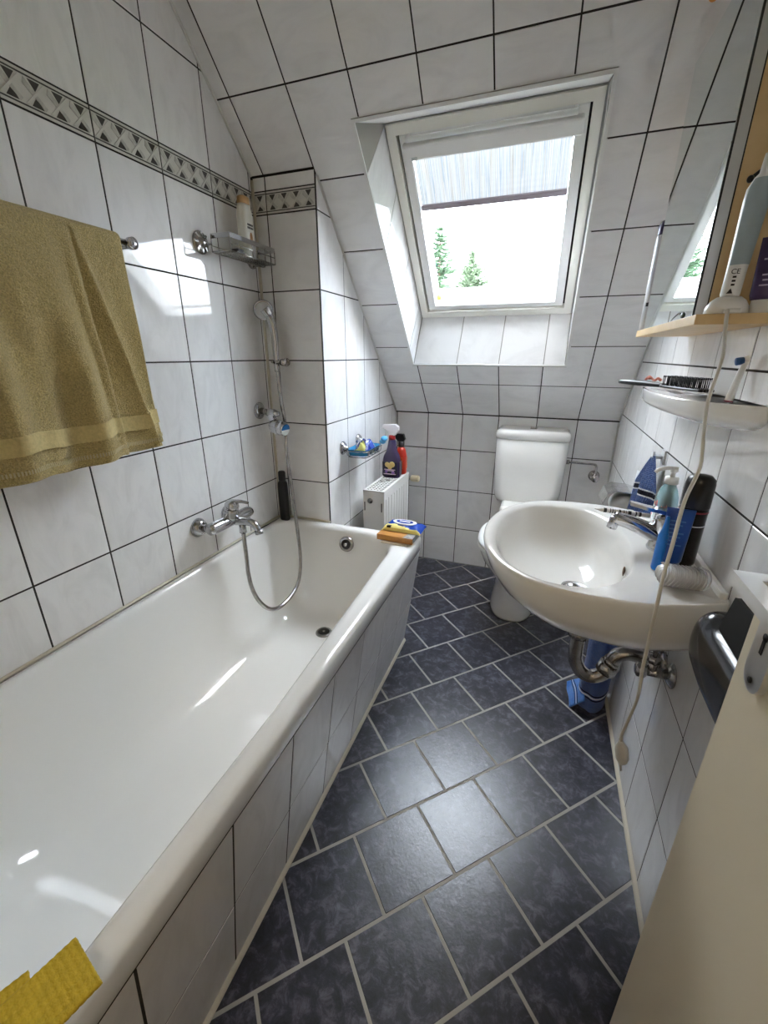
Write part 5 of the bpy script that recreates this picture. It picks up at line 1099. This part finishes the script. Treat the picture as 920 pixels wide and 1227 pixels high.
# ------------------------------------------------------------------ black bag and the open door
bg = thing('black_bag', 'glossy black bag hanging on the wall between washbasin and door', 'bag', (1.41, -.88, .74))
M_LEATH = mat('black_leather', (.010, .010, .011), .22, bump=.25, bscale=25, coat=.25)
b = MB(); L_ = []
for k in range(17):
    u_ = k/16; y = -.768-.262*u_
    e = min(1, math.sin(math.pi*min(1, u_*1.0+.02)*.5+.12)*1.0) if u_ < .5 else 1
    r0 = min(1, (u_/.22))**.5 if u_ < .22 else 1
    if u_ > .9: r0 = ((1-u_)/.1)**.5
    r0 = max(r0, .05); zt_ = .772+(.098*r0)-(.01 if u_ > .35 else 0); zb_ = .768-.022*min(1, u_*2)*r0; xo = 1.437-.085*r0
    L_.append([Vector((1.437-(1.437-xo)*(.5-.5*math.copysign(abs(math.cos(t))**.7, math.cos(t))), y, (zt_+zb_)/2+(zt_-zb_)/2*math.copysign(abs(math.sin(t))**.8, math.sin(t)))) for t in [2*math.pi*q/24 for q in range(24)]])
b.ring_loft(L_, True, True); b.build('bag_body', M_LEATH, bg, sub=1)
b = MB(); b.prism([(1.392, -.866, .855), (1.392, -.886, .922), (1.392, -.900, .926), (1.392, -1.012, .930), (1.392, -1.012, .79), (1.392, -.885, .79)], (-.020, 0, 0)); b.build('flap', mat('black_fabric', (.006, .006, .007), .8), bg)
b = MB(); b.cyl((XR-.0005, -.955, 1.01), (XR-.028, -.955, 1.012), .006, seg=10); b.lathe([(.012, 0), (.012, .004), (.006, .006)], (XR-.0005, -.955, 1.01), (-1, 0, 0), 14); b.tube(spline([(1.390, -.940, .926), (1.418, -.952, 1.018), (1.390, -.968, .926)], 5), .003, 8); b.build('hook_loop', M_RUBBER, bg)
dX = 1.335; dY = -1.022
door = thing('door_1', 'cream painted door opened flat against the right wall', 'door', (dX+.02, -1.44, .006)); door['kind'] = 'structure'
b = MB(); b.box(dX, dX+.04, YN+.012, dY, .008, 1.995, ch=.0015); b.build('door_leaf', M_DOOR, door)
pc = -1.074
b = MB(); pl_ = [Vector((dX-.0005, pc+.0195*math.cos(R(a)), .926+.021*math.sin(R(a)))) for a in range(180, 361, 15)]+[Vector((dX-.0005, pc+.0195*math.cos(R(a)), 1.125+.021*math.sin(R(a)))) for a in range(0, 181, 15)]
b.prism(pl_, (-.007, 0, 0)); pt = b.build('handle_plate', M_ALU, door)
b = MB(); b.cyl((dX-.0074, pc, .972), (dX-.0082, pc, .972), .0048, seg=14); b.box(dX-.0082, dX-.0074, pc-.0026, pc+.0026, .952, .972); b.cyl((dX-.0074, pc, .918), (dX-.0090, pc, .918), .0035, seg=10); b.build('keyhole', M_RUBBER, pt)
b = MB()
nk = [(dX-.007, -.0135), (dX-.030, -.0135), (dX-.048, -.0135)]
b.box(dX-.050, dX-.006, pc-.012, pc+.010, 1.0265, 1.0405, ch=.002)
b.add([Vector(p) for p in ((dX-.0505, pc+.0095, 1.026), (dX-.032, pc-.010, 1.026), (dX-.032, pc-.125, 1.027), (dX-.0495, pc-.125, 1.027), (dX-.0505, pc+.0095, 1.041), (dX-.032, pc-.010, 1.041), (dX-.032, pc-.125, 1.040), (dX-.0495, pc-.125, 1.040))], [(0, 1, 2, 3), (7, 6, 5, 4), (0, 4, 5, 1), (1, 5, 6, 2), (2, 6, 7, 3), (3, 7, 4, 0)]); b.build('lever_handle', M_ALU, door)
for z in (.25, 1.75):
    b = MB(); b.cyl((dX+.0445, YN+.012, z-.04), (dX+.0445, YN+.012, z+.04), .007, seg=10); b.build('hinge', M_ALU, door)

# ------------------------------------------------------------------ unseen hall lamp, added for warm fill light
hl = thing('hall_fill_lamp', 'added round fill lamp, unseen, in the hall behind the camera', 'lamp', (.75, YN-.85, ZC-.09))
em = bpy.data.materials.new('fill_lamp_glow'); em.use_nodes = True; p = em.node_tree.nodes['Principled BSDF']; p.inputs['Emission Color'].default_value = (1, .78, .52, 1); p.inputs['Emission Strength'].default_value = 6.0; p.inputs['Base Color'].default_value = (.8, .8, .8, 1)
b = MB(); b.lathe([(.02, -.075), (.10, -.065), (.15, -.035), (.16, -.005)], (.75, YN-.85, ZC-.006), seg=28); b.build('fill_lamp_shade', em, hl)
b = MB(); b.lathe([(.165, -.012), (.17, -.006), (.17, 0)], (.75, YN-.85, ZC-.0005), seg=28); b.build('fill_lamp_base', M_PAINT, hl)
